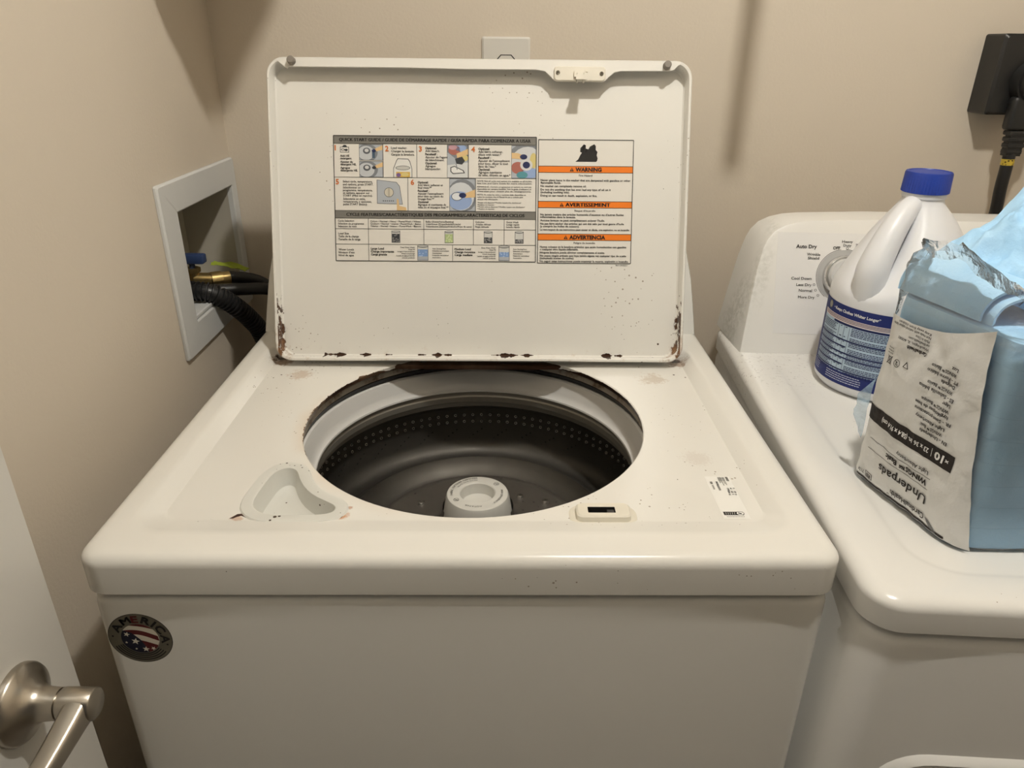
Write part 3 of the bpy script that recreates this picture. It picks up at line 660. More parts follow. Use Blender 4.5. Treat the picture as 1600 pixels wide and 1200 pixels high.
wl(580, ((0, 'Ne jamais mettre des articles humectés d’essence ou d’autres fluides', 658), (20, 'inflammables dans la laveuse.', 280), (46, 'Aucune laveuse ne peut complètement enlever l’huile.', 510), (72, 'Ne pas faire sécher des articles qui ont été salis par tout genre d’huile', 662), (93, '(y compris les huiles de cuisson).', 310), (119, 'Le non-respect de ces instructions peut causer un décès, une explosion, ou un incendie.', 708)))
wl(835, ((0, 'Nunca coloque en la lavadora artículos que estén humedecidos con gasolina', 685), (20, 'o cualquier otro líquido inflamable.', 305), (45, 'Ninguna lavadora puede eliminar completamente el aceite.', 515), (70, 'No seque ningún artículo que haya tenido alguna vez cualquier tipo de aceite', 685), (90, '(incluyendo aceites de cocina).', 272), (114, 'No seguir estas instrucciones puede ocasionar la muerte, explosión o incendio.', 705)))
P.text(620, 980, 'W1124/8251', 11, GREY, 'l', 95)
P.done('warning_label', lid, 'white warning sticker with a black flame and three orange bars')

# ---- rating plate on the deck (lettering runs towards the front)
def rf(u, v, h): return V(0.2880-v*0.0275/100, 0.1610-u*0.0790/290, ZR+h)
P = Print(rf); rk = srgb(50, 47, 44)
P.rect(0, 0, 290, 100, (0.84, 0.83, 0.79), 0)
P.text(5, 14, 'SERVICE', 9, rk, 'l', 30, 0.02)
for v_, w_ in ((26, 58), (31, 50), (38, 62), (43, 40), (48, 44)): P.line(5, v_, 5+w_, v_, 2.2, rk, 3)
for i_ in range(3): P.line(12+i_*9, 24, 12+i_*9, 50, 2, rk, 3)
for u_, v_, t_ in ((85, 6, '11'), (85, 18, '60'), (85, 30, 'TYPE'), (108, 8, '120'), (108, 20, 'HZ'), (108, 32, '580'), (128, 10, 'V'), (128, 20, '2'), (128, 34, '10')): P.text(u_, v_, t_, 7, rk, bold=0.02)
P.text(40, 62, 'MOD', 8, rk, bold=0.03); P.text(40, 84, 'SER', 8, rk, bold=0.02)
for k in range(9): P.line(64+k*4.4, 58, 66+k*4.4, 67, 2.4, rk, 3)
for k in range(7): P.line(64+k*4.6, 80, 66+k*4.6, 87, 2.0, rk, 3)
P.rect(246, 18, 268, 92, rk, 1); P.ell(257, 30, 10, 13, (0.84, 0.83, 0.79), 3); P.ring(257, 30, 12, 15, 2, rk, 4); P.poly([(251, 36), (257, 24), (263, 27), (258, 38)], rk, 4)
for k in range(5): P.line(250, 50+k*8, 264, 52+k*8, 1.6, (0.6, 0.6, 0.56), 3)
for k in range(12): P.line(276, 22+k*5.6, 280, 22+k*5.6, 2.6, rk, 3)
P.done('rating_label', ws, 'small white data sticker with black print')

# ---- round sticker on the cabinet front
ca, sa = math.cos(math.radians(-9)), math.sin(math.radians(-9))
def sf(u, v, h): return V(-0.3075+u*ca+v*sa*-1.0*-1.0*0+(-v)*-sa, 0.004-h, -0.0975+u*sa+(-v)*ca)
P = Print(sf); r = 0.0302; k1 = srgb(24, 22, 22); dr = srgb(92, 24, 26); nv = srgb(18, 20, 44); wt = srgb(226, 220, 206)
M_FOIL = MatB('sticker_foil', (0.17, 0.155, 0.12), 0.4, 0.5).m
P.ell(0, 0, r, r, k1, 0, 64); P.ell(0, 0, r-0.0006, r-0.0006, M_FOIL, 1, 64)
P.ell(0, 0, 0.0178, 0.0178, wt, 2, 48)
def band(v0, v1, col, bow, ly=3):
    R_ = 0.0178
    for i in range(24):
        a, b = -R_+2*R_*i/24, -R_+2*R_*(i+1)/24
        f_ = lambda t: bow*math.sin((t+R_)/(2*R_)*PI*1.2)
        cl = lambda t, vv_: max(-math.sqrt(max(R_*R_-t*t, 0)), min(math.sqrt(max(R_*R_-t*t, 0)), vv_))
        P.poly([(a, cl(a, v0+f_(a))), (b, cl(b, v0+f_(b))), (b, cl(b, v1+f_(b))), (a, cl(a, v1+f_(a)))], col, ly)
band(-0.018, -0.0135, dr, -0.0015); band(-0.0070, -0.0015, dr, -0.0030); band(0.0045, 0.018, dr, -0.0025)
R_ = 0.0178                                            # the blue field, lower left of a slanting edge
fld = [(R_*math.cos(math.radians(a)), R_*math.sin(math.radians(a))) for a in range(62, 212, 6)]
b2 = bmesh.new(); f = b2.faces.new([b2.verts.new((a, b, 0)) for a, b in fld + [(-0.008, -0.006), (0.0, 0.001), (0.004, 0.0075)]]); bmesh.ops.triangulate(b2, faces=[f])
for f in b2.faces: P.poly([(v_.co.x, v_.co.y) for v_ in f.verts], nv, 5)
b2.free()
def star(cu, cv, rr, rot=0.0, ly=7):
    pts = [(cu+(rr if i % 2 == 0 else rr*0.42)*math.sin(PI*i/5+rot), cv-(rr if i % 2 == 0 else rr*0.42)*math.cos(PI*i/5+rot)) for i in range(10)]
    for i in range(10): P.poly([(cu, cv), pts[i], pts[(i+1) % 10]], wt, ly)
star(-0.0125, -0.0035, 0.0032, 0.2); star(-0.0045, 0.0040, 0.0042, 0.1); star(0.0050, 0.0125, 0.0036, 0.0); star(-0.0130, 0.0068, 0.0016); star(-0.004, 0.0135, 0.0014); star(0.012, 0.0105, 0.0026, 0.5)
P.arc(0, 0, 0.0238, math.radians(193), 'AM', 0.0080, k1, 0.028, gap=0.30, stretch=1.25); P.arc(0, 0, 0.0238, math.radians(251), 'E', 0.0080, dr, 0.03, stretch=1.25); P.arc(0, 0, 0.0238, math.radians(274), 'RICA', 0.0080, k1, 0.03, gap=0.26, stretch=1.25)
for a in (180, 10): star(0.0255*math.cos(math.radians(a)), 0.0255*math.sin(math.radians(a)), 0.0001); P.ell(0.0255*math.cos(math.radians(a-2)), 0.0255*math.sin(math.radians(a-2)), 0.0010, 0.0010, k1, 6, 8)
for rr in (0.0272, 0.0247, 0.0222, 0.0200): P.ring(0, 0, rr, rr, 0.0011, k1, 4, 40, math.radians(28), math.radians(150))
P.done('round_sticker', ws, 'dark round flag sticker lettered AMERICA on the front')

# rust chips beside the dispenser: flaked holes in the enamel
M_CHIP = MatB('rust_chip', srgb(58, 32, 18), 0.8).m
for pts in ([(-0.2365, 0.0800), (-0.2310, 0.0875), (-0.2255, 0.0885), (-0.2220, 0.0855), (-0.2170, 0.0825), (-0.2150, 0.0800), (-0.2190, 0.0806), (-0.2235, 0.0835), (-0.2265, 0.0850), (-0.2300, 0.0830), (-0.2330, 0.0803)],
            [(-0.1350, 0.0798), (-0.1310, 0.0822), (-0.1262, 0.0850), (-0.1245, 0.0905), (-0.1235, 0.0902), (-0.1240, 0.0850), (-0.1255, 0.0822), (-0.1300, 0.0800)]):
    bm = bmesh.new(); loft(bm, [at_z(pts, ZR-0.001), at_z(pts, ZR+0.00025)], False, True); bmesh.ops.triangulate(bm, faces=[f for f in bm.faces if len(f.verts) > 4]); obj('rust_chip', bm, M_CHIP, ws, 0)
# ================================================================== dryer, turned a little away from the washer
DO = V(0.362, -0.031, -0.02); DR = math.radians(-3.8)
DM = Matrix.Translation(DO) @ Matrix.Rotation(DR, 4, 'Z')
dr_ = thing('clothes_dryer', 'white clothes dryer with a bleach jug and a pad package on top', 'dryer', (DO.x, DO.y, 0), DR)
def dobj(name, bm, mat, parent=None, smooth=35, **k):
    bm.transform(DM); return obj(name, bm, mat, parent or dr_, smooth, **k)
DW, DD = 0.737, 0.705
DENAM = (0.81, 0.80, 0.77)
m = enamel('dryer_top_enamel', DENAM, 0.2)
sx_, sy_, sz_ = m.xyz(); n1 = m.noise(180, 4, 0.7)
m.tint((n1-0.56).ss(0, 0.12)*(sy_-0.40).ss(0, 0.1)*0.35, srgb(110, 100, 90))
M_DTOP = m.m; M_DCAB = enamel('dryer_cabinet_enamel', DENAM, 0.25, False).m
bm = bmesh.new()
o_ = lambda d, r: rrect(d, DW-d, d, DD-d, r, K)
rings = [at_z(rrect(0.066, DW-0.066, 0.052, 0.556, 0.045, K), -0.0045), at_z(rrect(0.060, DW-0.060, 0.046, 0.560, 0.048, K), -0.0030), at_z(rrect(0.052, DW-0.052, 0.038, 0.566, 0.052, K), 0), at_z(o_(0.017, 0.018), 0)]
for i in range(1, 7):
    a = PI/2*i/6; rings.append(at_z(o_(0.016*(1-math.sin(a)), 0.034-0.006*math.cos(a)), -0.012*(1-math.cos(a))))
rings += [at_z(o_(0.0, 0.034), -0.034), at_z(o_(0.0015, 0.033), -0.036), at_z(o_(0.008, 0.028), -0.036)]
loft(bm, rings, True, False); dobj('top_panel', bm, M_DTOP)
bm = bmesh.new(); c_ = lambda d, r: rrect(0.003+d, DW-0.003-d, 0.003+d, DD-d, r, 8)
zf = ZF-DO.z
loft(bm, [at_z(c_(0.004, 0.026), zf+0.02), at_z(c_(0, 0.03), zf+0.025), at_z(c_(0, 0.03), -0.054), at_z(c_(0.0015, 0.03), -0.048), at_z(c_(0.005, 0.028), -0.044), at_z(c_(0.011, 0.026), -0.0415), at_z(c_(0.02, 0.02), -0.041)], True, False)
dobj('cabinet', bm, M_DCAB)
for x_ in (0.05, DW-0.05):
    for y_ in (0.06, 0.64):
        bm = bmesh.new(); cyl(bm, (x_, y_, zf), (x_, y_, zf+0.022), 0.02, 16); dobj('foot', bm, M_FOOT)
bm = bmesh.new()                                       # door: pressed frame and a flat leaf
f_ = lambda d, y: [V(a, y, b) for a, b in rrect(0.048+d, DW-0.048-d, -0.76+d, -0.196-d, 0.05-d*0.5, 8)]
loft(bm, [f_(-0.006, 0.0035), f_(-0.003, -0.001), f_(0.001, -0.004), f_(0.004, -0.001), f_(0.006, 0.0), f_(0.012, -0.006), f_(0.018, -0.007)], False, True)
dobj('door', bm, M_DCAB)
# console
EX = V(math.cos(DR), math.sin(DR), 0); EY = V(-math.sin(DR), math.cos(DR), 0); LEAN = math.radians(20)
CB = DO + EY*0.571; CV = EY*math.sin(LEAN)+V(0, 0, math.cos(LEAN)); CN = EX.cross(CV).normalized()
m = enamel('dryer_console_enamel', DENAM, 0.28, False); xx, yy_, zz = m.xyz()
nn = m.noise(9, 3); mm_ = m.noise(120, 3, 0.7); m.tint((nn-0.42).ss(0, 0.3)*(mm_-0.35).ss(0, 0.3)*(xx*-1.0+0.034+(zz-0.91)*0.2).ss(0.0, 0.012)*0.34, srgb(122, 126, 104)); M_DCON = m.m
DH = [(0.0121, 0), (0.0207, 0.0617), (0.0316, 0.1322), (0.0395, 0.1660), (0.0455, 0.1800), (0.056, 0.1930), (0.072, 0.2020), (0.092, 0.2075), (0.1157, 0.2100), (0.22, 0.2140)]
con = console(DH, DW, CB, EX, EY, LEAN, 0.128, M_DCON, 'console', dr_, 0.010)
def cf(u, v, h): return CB + EX*u - CV*v + CN*(h+0.0001)
P = Print(cf); tx = srgb(64, 62, 60)
P.rect(0.062, -0.190, DW-0.062, -0.032, (0.815, 0.81, 0.80), 0)      # smooth printed fascia
def ct(u, v, t_, sz, w_=None, al='c', b=0.0): P.text(u, -v, t_, sz, tx, al, w_, b)
ct(0.1065, 0.1688, 'Auto Dry', 0.0054, 0.032, b=0.02); ct(0.1181, 0.1568, 'Wrinkle', 0.0042, 0.0205); ct(0.1184, 0.1510, 'Shield', 0.0042, 0.0175); ct(0.1527, 0.1674, 'OFF', 0.0044, 0.0108, b=0.025)
ct(0.1687, 0.1775, 'Heavy', 0.0040, 0.0165); ct(0.169, 0.1718, 'Duty', 0.0040, 0.0125); ct(0.1847, 0.1722, '70', 0.0040, 0.0068)
ct(0.1017, 0.1191, 'Cool Down', 0.0042, 0.0315); ct(0.1062, 0.1093, 'Less Dry', 0.0042, 0.0235); ct(0.1090, 0.1004, 'Normal', 0.0042, 0.0205); ct(0.1110, 0.0900, 'More Dry', 0.0042, 0.0255)
for u_, v_ in ((0.1218, 0.1096), (0.1245, 0.1012), (0.1288, 0.0932), (0.1692, 0.1672), (0.1821, 0.1662)): P.ring(u_, -v_, 0.0019, 0.0019, 0.0006, tx, 4, 14)
for u_, t_ in ((0.205, '60'), (0.222, '50'), (0.232, '40')): ct(u_, 0.165-(u_-0.2)*0.9, t_, 0.0040, 0.0068)
ct(0.2320, 0.1650, 'Timed Dry', 0.0050, 0.034, 'l', 0.02)
KC = (0.1659, 0.1236)
P.ring(KC[0], -KC[1], 0.0420, 0.0420, 0.0007, tx, 3, 64, math.radians(150-20), math.radians(262)); P.ring(KC[0], -KC[1], 0.0420, 0.0420, 0.0007, tx, 3, 40, math.radians(272), math.radians(400))
P.ring(KC[0], -KC[1], 0.0408, 0.0408, 0.0085, srgb(176, 176, 176), 2, 64)
P.done('console_lettering', dr_)
m_ch = MatB('chrome', (0.75, 0.74, 0.72), 0.10, 1.0).m; m_kn = MatB('knob_plastic', (0.66, 0.66, 0.65), 0.3).m
def klathe(prof, mi=0, bm=None):
    loft(bm, [[CB+EX*(KC[0]+r_*math.cos(2*PI*i/48))+CV*(KC[1]+r_*math.sin(2*PI*i/48))+CN*h_ for i in range(48)] for r_, h_ in prof], False, True, mi=mi)
bm = bmesh.new(); klathe([(0.0325, 0.0003), (0.0325, 0.004), (0.0315, 0.009), (0.0300, 0.011), (0.0285, 0.0105), (0.028, 0.006)], 0, bm)
kb = obj('knob', bm, m_ch, dr_, 35, label='silver-rimmed round dial')
bm = bmesh.new(); klathe([(0.0272, 0.004), (0.0268, 0.018), (0.0255, 0.0205), (0.0, 0.021)], 0, bm); obj('knob_cap', bm, m_kn, kb)
bm = bmesh.new(); b2 = bmesh.new(); box(b2, -0.0045, 0.0045, -0.024, 0.024, 0.0, 0.009, 0.002); b2.transform(Matrix(((EX.x, CV.x, CN.x, 0), (EX.y, CV.y, CN.y, 0), (EX.z, CV.z, CN.z, 0), (0, 0, 0, 1)))); b2.transform(Matrix.Translation(CB+EX*KC[0]+CV*KC[1]+CN*0.0205)); join(bm, b2); obj('knob_grip', bm, m_kn, kb)

# ================================================================== bleach jug on the dryer
ZT = DO.z-0.0045
BC = V(0.5785, 0.4365, ZT)
bj = thing('bleach_jug', 'white plastic bleach jug with a blue cap and blue label on the dryer', 'jug', (BC.x, BC.y, BC.z+ZD))
M_JUG = MatB('jug_plastic', (0.80, 0.81, 0.84), 0.36); M_JUG.set('Subsurface Weight', 0.12).set('Subsurface Radius', (0.01, 0.01, 0.012)); M_JUG.bump(M_JUG.noise(60, 2), 0.08, 0.002); M_JUG = M_JUG.m
PHH = math.radians(212)                                 # the side the handle is on
def axis(zz):                                           # the neck sits off centre, away from the handle
    t = min(max((zz-0.15)/0.10, 0), 1); t = t*t*(3-2*t); return V(-math.cos(PHH), -math.sin(PHH), 0)*(0.015*t)
def jug_r(zz):
    pr = [(0, 0.066), (0.002, 0.0745), (0.010, 0.0812), (0.016, 0.0815), (0.130, 0.0815), (0.138, 0.0818), (0.150, 0.0795), (0.162, 0.0735), (0.178, 0.0655), (0.200, 0.0560), (0.222, 0.0465), (0.240, 0.0375), (0.252, 0.0310), (0.260, 0.0268), (0.268, 0.0245), (0.274, 0.0240)]
    for (a, ra), (b, rb) in zip(pr, pr[1:]):
        if a <= zz <= b: return ra+(rb-ra)*(zz-a)/(b-a)
    return pr[-1][1]
def jug_pt(phi, zz):
    r = jug_r(zz); d = (phi-PHH+PI) % (2*PI)-PI
    bul = max(0, math.sin((zz-0.145)/0.115*PI)) if 0.145 < zz < 0.26 else 0
    r += bul*(0.020*max(0, -math.cos(d))**1.5 + 0.004)   # the spout side bulges
    r -= bul*0.026*math.exp(-(d/0.42)**2)                # hollow behind the handle
    return BC + axis(zz) + V(r*math.cos(phi), r*math.sin(phi), zz)
bm = bmesh.new(); NZ = [0, 0.002, 0.006, 0.010, 0.016] + [0.016+0.114*i/6 for i in range(1, 7)] + [0.130+0.144*i/30 for i in range(1, 31)]
loft(bm, [[jug_pt(2*PI*i/72, zz) for i in range(72)] for zz in NZ], True, True)
obj('jug_body', bm, M_JUG, bj, 60)
hd = V(math.cos(PHH), math.sin(PHH), 0)
bm = bmesh.new()
path = spline([BC+hd*-0.004+V(0, 0, 0.263), BC+hd*0.016+V(0, 0, 0.252), BC+hd*0.036+V(0, 0, 0.232), BC+hd*0.052+V(0, 0, 0.207), BC+hd*0.064+V(0, 0, 0.180), BC+hd*0.0635+V(0, 0, 0.156), BC+hd*0.0585+V(0, 0, 0.130)], 6)
tube(bm, path, lambda t: 0.0125+0.0085*min(1, t*1.5), 16)
obj('handle', bm, M_JUG, bj, 60)
M_CAP = MatB('blue_cap', srgb(34, 62, 158), 0.4).m
bm = bmesh.new()
NR = 96; NC = BC+axis(0.28); crg = lambda r, zz, rib: [V(NC.x+(r-(rib if i % 2 else 0))*math.cos(2*PI*i/NR), NC.y+(r-(rib if i % 2 else 0))*math.sin(2*PI*i/NR), BC.z+zz) for i in range(NR)]
loft(bm, [crg(0.0284, 0.2735, 0), crg(0.0291, 0.2740, 0.0007), crg(0.0283, 0.2975, 0.0007), crg(0.0273, 0.2995, 0), crg(0.0245, 0.3000, 0), crg(0.0238, 0.2990, 0)], True, True)
obj('cap', bm, M_CAP, bj, 30)
bm = bmesh.new(); lathe(bm, [(0.0250, 0.266+BC.z), (0.0268, 0.2675+BC.z), (0.0268, 0.2735+BC.z)], 48, NC.xy); obj('neck_ring', bm, M_JUG, bj)
LB0, LB1 = 0.016, 0.1275
def jf(u, v, h):
    a = math.radians(150)+u/0.0815; r = 0.0817+h; return BC+V(r*math.cos(a), r*math.sin(a), LB1-v)
P = Print(jf); NB = srgb(34, 46, 110); NB2 = srgb(24, 34, 84); LBL = srgb(186, 208, 226); PNK = srgb(236, 222, 220); WHT = (0.82, 0.82, 0.82)
HH = LB1-LB0
P.rect(-0.09, 0, 0.21, HH, NB, 0, 60, 1); P.rect(0.026, 0.0165, 0.20, 0.0925, LBL, 1, 40, 1)
P.rect(0.026, 0.0165, 0.20, 0.0235, PNK, 2, 40, 1)
P.ell(0.039, 0.0075, 0.0052, 0.0058, srgb(150, 148, 140), 3, 20); P.ring(0.039, 0.0075, 0.0052, 0.0058, 0.001, srgb(90, 88, 84), 4)
P.text(0.050, 0.0080, '• Keeps Clothes Whiter Longer*', 0.0040, WHT, 'l', 0.072, 0.015)
def jl(u0, u1, v, t=0.0009, col=NB2, ly=5): P.line(u0, v, u1, v, t, col, ly, max(2, int((u1-u0)/0.006)))
for v_ in (0.0178, 0.0196, 0.0215): jl(0.029, 0.185, v_, 0.0008)
def dashes(u0, u1, v, col=NB2, hgt=0.0011):
    u = u0
    while u < u1-0.002:
        w_ = random.uniform(0.0018, 0.0048); P.line(u, v, min(u+w_, u1), v, hgt, col, 5, 1); u += w_+0.0007
P.rect(0.055, 0.0238, 0.2, 0.0268, NB2, 3, 24, 1)
v = 0.0285; rows = [(5, 0.0019), (2, 0.0019), (3, 0.0019), (3, 0.0019), (2, 0.0019), (3, 0.0019), (3, 0.0019), (2, 0.0019)]
for k, (n_, ld) in enumerate(rows):
    for j in range(n_):
        dashes(0.029, 0.064 - (0.004 if j % 2 else 0), v); 
        if j == 0: dashes(0.070, 0.074, v); dashes(0.078, 0.082, v)
        dashes(0.088, 0.180-random.random()*0.01, v); v += ld+0.0004
    if k in (1, 2, 3, 4, 5, 6): P.rect(0.026 if k != 2 else 0.026, v-0.0008, 0.20 if k not in (2, 5) else 0.084, v+0.0012, NB2, 4, 30, 1)
    v += 0.0022
for u_ in (0.0675, 0.0765, 0.0850): P.line(u_, 0.0238, u_, 0.0925, 0.0005, NB2, 6)
for k in range(4): dashes(0.060, 0.115, 0.0965+k*0.0032, srgb(200, 206, 226), 0.0011); dashes(0.020, 0.042, 0.0955+k*0.0030, srgb(170, 178, 206), 0.0009)
P.done('jug_label', bj, 'blue wrap-around label with a pale table of small print')

# ================================================================== package of underpads
PA = V(0.4718, 0.0441, ZT); PB = V(0.4376, 0.1838, ZT); PD = (PB-PA).normalized(); PN = V(-PD.y, PD.x, 0)
def pface(u, zz, h=0.0):
    bul = 0.0055*math.sin(min(max(zz/0.20, 0), 1)*PI)*math.sin(min(max(u/0.145, 0), 1)*PI)
    wr = 0.0018*noise.noise(V(u*38, zz*30, 1.3)) + 0.0013*noise.noise(V(u*90, zz*55, 4.1)) + 0.0012*(0.3-abs(noise.noise(V(u*60+zz*40, zz*26-u*18, 6.6))))
    rnd = -0.010*max(0, (0.014-u)/0.020)**2 - 0.010*max(0, (u-0.132)/0.02)**2     # the panel turns round both corners
    low = -0.004*max(0, (0.02-zz)/0.02)**2
    return PA + PD*u + V(0, 0, zz) + PN*(bul+wr+rnd+low+h)
up = thing('underpad_package', 'opened plastic package lettered Underpads on the dryer top', 'package', (0.59, 0.12, ZT+ZD))
def film(name, haze, hcol=(0.82, 0.86, 0.88), ior=1.5, bs=46, bd=0.012, bst=1.0):
    m = bpy.data.materials.new(name); m.use_nodes = True; t = m.node_tree; t.nodes.clear()
    o = t.nodes.new('ShaderNodeOutputMaterial'); tr = t.nodes.new('ShaderNodeBsdfTransparent'); df = t.nodes.new('ShaderNodeBsdfDiffuse'); gl = t.nodes.new('ShaderNodeBsdfGlossy')
    df.inputs[0].default_value = (*hcol, 1); gl.inputs['Roughness'].default_value = 0.08
    m1 = t.nodes.new('ShaderNodeMixShader'); m1.inputs[0].default_value = haze; t.links.new(tr.outputs[0], m1.inputs[1]); t.links.new(df.outputs[0], m1.inputs[2])
    fr = t.nodes.new('ShaderNodeFresnel'); fr.inputs[0].default_value = ior
    m2 = t.nodes.new('ShaderNodeMixShader'); t.links.new(fr.outputs[0], m2.inputs[0]); t.links.new(m1.outputs[0], m2.inputs[1]); t.links.new(gl.outputs[0], m2.inputs[2]); t.links.new(m2.outputs[0], o.inputs[0])
    tc = t.nodes.new('ShaderNodeTexCoord'); nz_ = t.nodes.new('ShaderNodeTexNoise'); nz_.inputs['Scale'].default_value = bs; nz_.inputs['Detail'].default_value = 5; t.links.new(tc.outputs['Object'], nz_.inputs['Vector'])
    bp = t.nodes.new('ShaderNodeBump'); bp.inputs['Strength'].default_value = bst; bp.inputs['Distance'].default_value = bd; t.links.new(nz_.outputs[0], bp.inputs['Height'])
    for n_ in (gl, fr, df): t.links.new(bp.outputs[0], n_.inputs['Normal'])
    return m
M_FILM = film('clear_film', 0.13, (0.95, 0.96, 0.96), 1.22, 44, 0.006, 1.0); M_FILM2 = film('hazy_film', 0.10, (0.92, 0.95, 0.97), 1.10, 26, 0.008, 0.9)
_m = MatB('printed_film', (0.72, 0.725, 0.72), 0.30, 0, 0.5); _m.bump(_m.noise(26, 5, 0.6), 0.35, 0.006); M_PANEL = _m.m
def right_u(zz): return -0.009+0.030*min(1, zz/0.2)
def top_z(s): return 0.2205+(0.1962-0.2205)*s+0.010*math.sin(s*PI)*-1.0      # s: 0 right edge .. 1 left edge
bm = bmesh.new(); NU, NVV = 40, 48; g = []
for j in range(NVV+1):
    row = []
    for i in range(NU+1):
        s_ = i/NU; zz = 0.004+(top_z(s_)-0.004)*j/NVV; u_ = right_u(zz)+(0.1425-right_u(zz))*s_
        row.append(bm.verts.new(pface(u_, zz, 0.0003)))
    g.append(row)
for j in range(NVV):
    for i in range(NU): bm.faces.new((g[j][i], g[j][i+1], g[j+1][i+1], g[j+1][i]))
pan = obj('printed_panel', bm, M_PANEL, up, 60, label='white printed film panel, its lettering upside down')
def pf(u, v, h): return pface(u, v, h+0.0003)          # v rises with height: the lettering stands on its head
P = Print(pf, 0.00008, 0.0003); PK = srgb(36, 30, 28); SL = -0.06
def pt(u, zz, t_, sz, w_=None, b=0.0, col=PK): P.text(u, zz, t_, sz, col, 'l', w_, b)
P.rect(0.0215, 0.0760, 0.1430, 0.0935, PK, 1, 30, 3)
pt(0.0265, 0.0850, '×', 0.0045, 0.0042, 0.0, WHT); pt(0.0325, 0.0845, '10', 0.0078, 0.0110, 0.02, WHT); P.rect(0.0470, 0.0800, 0.0475, 0.0895, WHT, 4, 1, 1); pt(0.0505, 0.0845, '23 x 36 in. (58.4 x 91.4 cm)', 0.0050, 0.0670, 0.008, WHT)
pt(0.0440, 0.0625, 'Light Absorbency', 0.0042, 0.0420); P.rect(0.0405, 0.0570, 0.1290, 0.0575, PK, 1, 20, 1)
pt(0.0420, 0.0520, 'WINGS™ Basic', 0.0054, 0.0570, 0.03); P.rect(0.0400, 0.0455, 0.1280, 0.0460, PK, 1, 20, 1)
pt(0.0395, 0.0335, 'Underpads', 0.0098, 0.0660, 0.0)
pt(0.0370, 0.0150, 'CardinalHealth', 0.0066, 0.0470, 0.004); pt(0.0850, 0.0120, '™', 0.0026, 0.0030)
P.poly([(0.0290, 0.0080), (0.0330, 0.0120), (0.0360, 0.0165), (0.0310, 0.0150), (0.0240, 0.0095), (0.0200, 0.0050)], srgb(120, 122, 124), 3)
P.rect(0.0120, 0.0050, 0.1400, 0.0080, PK, 1, 30, 1)
P.frame(0.1130, 0.0110, 0.1240, 0.0180, 0.0006, PK, 3); pt(0.1145, 0.0145, 'REF', 0.0040, 0.0080, 0.02); pt(0.1265, 0.0145, '7174', 0.0042, 0.0090)
tl = [(0.0330, 0.1010, 'EN - Underpads', 0.0330), (0.0410, 0.1070, 'WINGS™ Basic', 0.0260), (0.0400, 0.1130, 'Light Absorbency', 0.0360), (0.0350, 0.1200, 'FR - Sous-protections', 0.0440), (0.0395, 0.1260, 'hygiéniques de base', 0.0410), (0.0400, 0.1320, 'WINGS™ Basique', 0.0340), (0.0400, 0.1380, 'Léger', 0.0100),
      (0.0385, 0.1440, 'ES - Sabanilla básica', 0.0430), (0.0430, 0.1500, 'WINGS™ Básico', 0.0300), (0.0430, 0.1560, 'Delgada', 0.0170), (0.0405, 0.1610, 'PT - Forro básico', 0.0370), (0.0445, 0.1670, 'WINGS™ Básico', 0.0300), (0.0445, 0.1725, 'Luz', 0.0080)]
for u_, z_, t_, w_ in tl: pt(u_, z_, t_, 0.0034, w_, 0.012)
pt(0.0850, 0.1720, 'CardinalHealth', 0.0034, 0.0240, 0.03)
for u_, z_, w_, t_ in ((0.0840, 0.1770, 0.0400, 'Waukegan, IL 60085'), (0.0850, 0.1812, 0.0260, 'cardinalhealth.com'), (0.0860, 0.1850, 0.0180, 'Made in China'), (0.0860, 0.1888, 0.0500, 'Not made with natural rubber latex'), (0.0870, 0.1922, 0.0420, 'Keep away from children')): pt(u_, z_, t_, 0.0026, w_)
# care symbols
P.poly([(0.1010, 0.1500), (0.1090, 0.1500), (0.1050, 0.1570)], PK, 2); P.poly([(0.1022, 0.1506), (0.1078, 0.1506), (0.1050, 0.1556)], (0.72, 0.725, 0.72), 3)
P.ring(0.1175, 0.1500, 0.0042, 0.0042, 0.0006, PK, 2, 20); P.line(0.1150, 0.1475, 0.1200, 0.1525, 0.0006, PK, 3); P.text(0.1162, 0.1500, '2', 0.0040, PK)
P.frame(0.1262, 0.1460, 0.1312, 0.1530, 0.0007, PK, 3); P.line(0.1250, 0.1450, 0.1325, 0.1545, 0.0007, PK, 3); P.line(0.1325, 0.1450, 0.1250, 0.1545, 0.0007, PK, 3)
for k in range(3): pt(0.1252, 0.1570+k*0.0030, 'do not reuse', 0.0018, 0.0080)
P.done('panel_lettering', pan)
# clear film body round the pads, loose and crumpled at the open top
FOOT = [(0.4750, 0.0465), (0.4720, 0.0560), (0.4640, 0.0900), (0.4540, 0.1300), (0.4445, 0.1700), (0.4420, 0.1860), (0.4560, 0.2040), (0.52, 0.2140), (0.60, 0.2160), (0.68, 0.2150), (0.735, 0.2080), (0.752, 0.1900), (0.756, 0.13), (0.752, 0.062), (0.735, 0.0440), (0.68, 0.0405), (0.60, 0.0400), (0.53, 0.0402), (0.488, 0.0415)]
FOOT = smooth_loop(FOOT, 2); FCX, FCY = 0.60, 0.125
def film_ring(zz, sc, amp, seed, zamp=0.0, lift=None):
    out = []
    for x_, y_ in FOOT:
        dx, dy = x_-FCX, y_-FCY; n_ = noise.noise(V(x_*26, y_*26, zz*18+seed)); n2 = noise.noise(V(x_*70, y_*70, zz*60+seed+5))
        s_ = sc*(1+(amp*n_+amp*0.5*n2)/max(math.hypot(dx, dy), 0.05))
        zl = lift(x_, y_) if lift else 0
        out.append(V(FCX+dx*s_, FCY+dy*s_, ZT+max(0.0008, zz+zl+zamp*(n_+n2))))
    return out
rise = lambda k: (lambda x_, y_: k*(max(0, 1-abs(y_-0.14)/0.11))*max(0, 1-(x_-0.44)/0.16))
bm = bmesh.new()
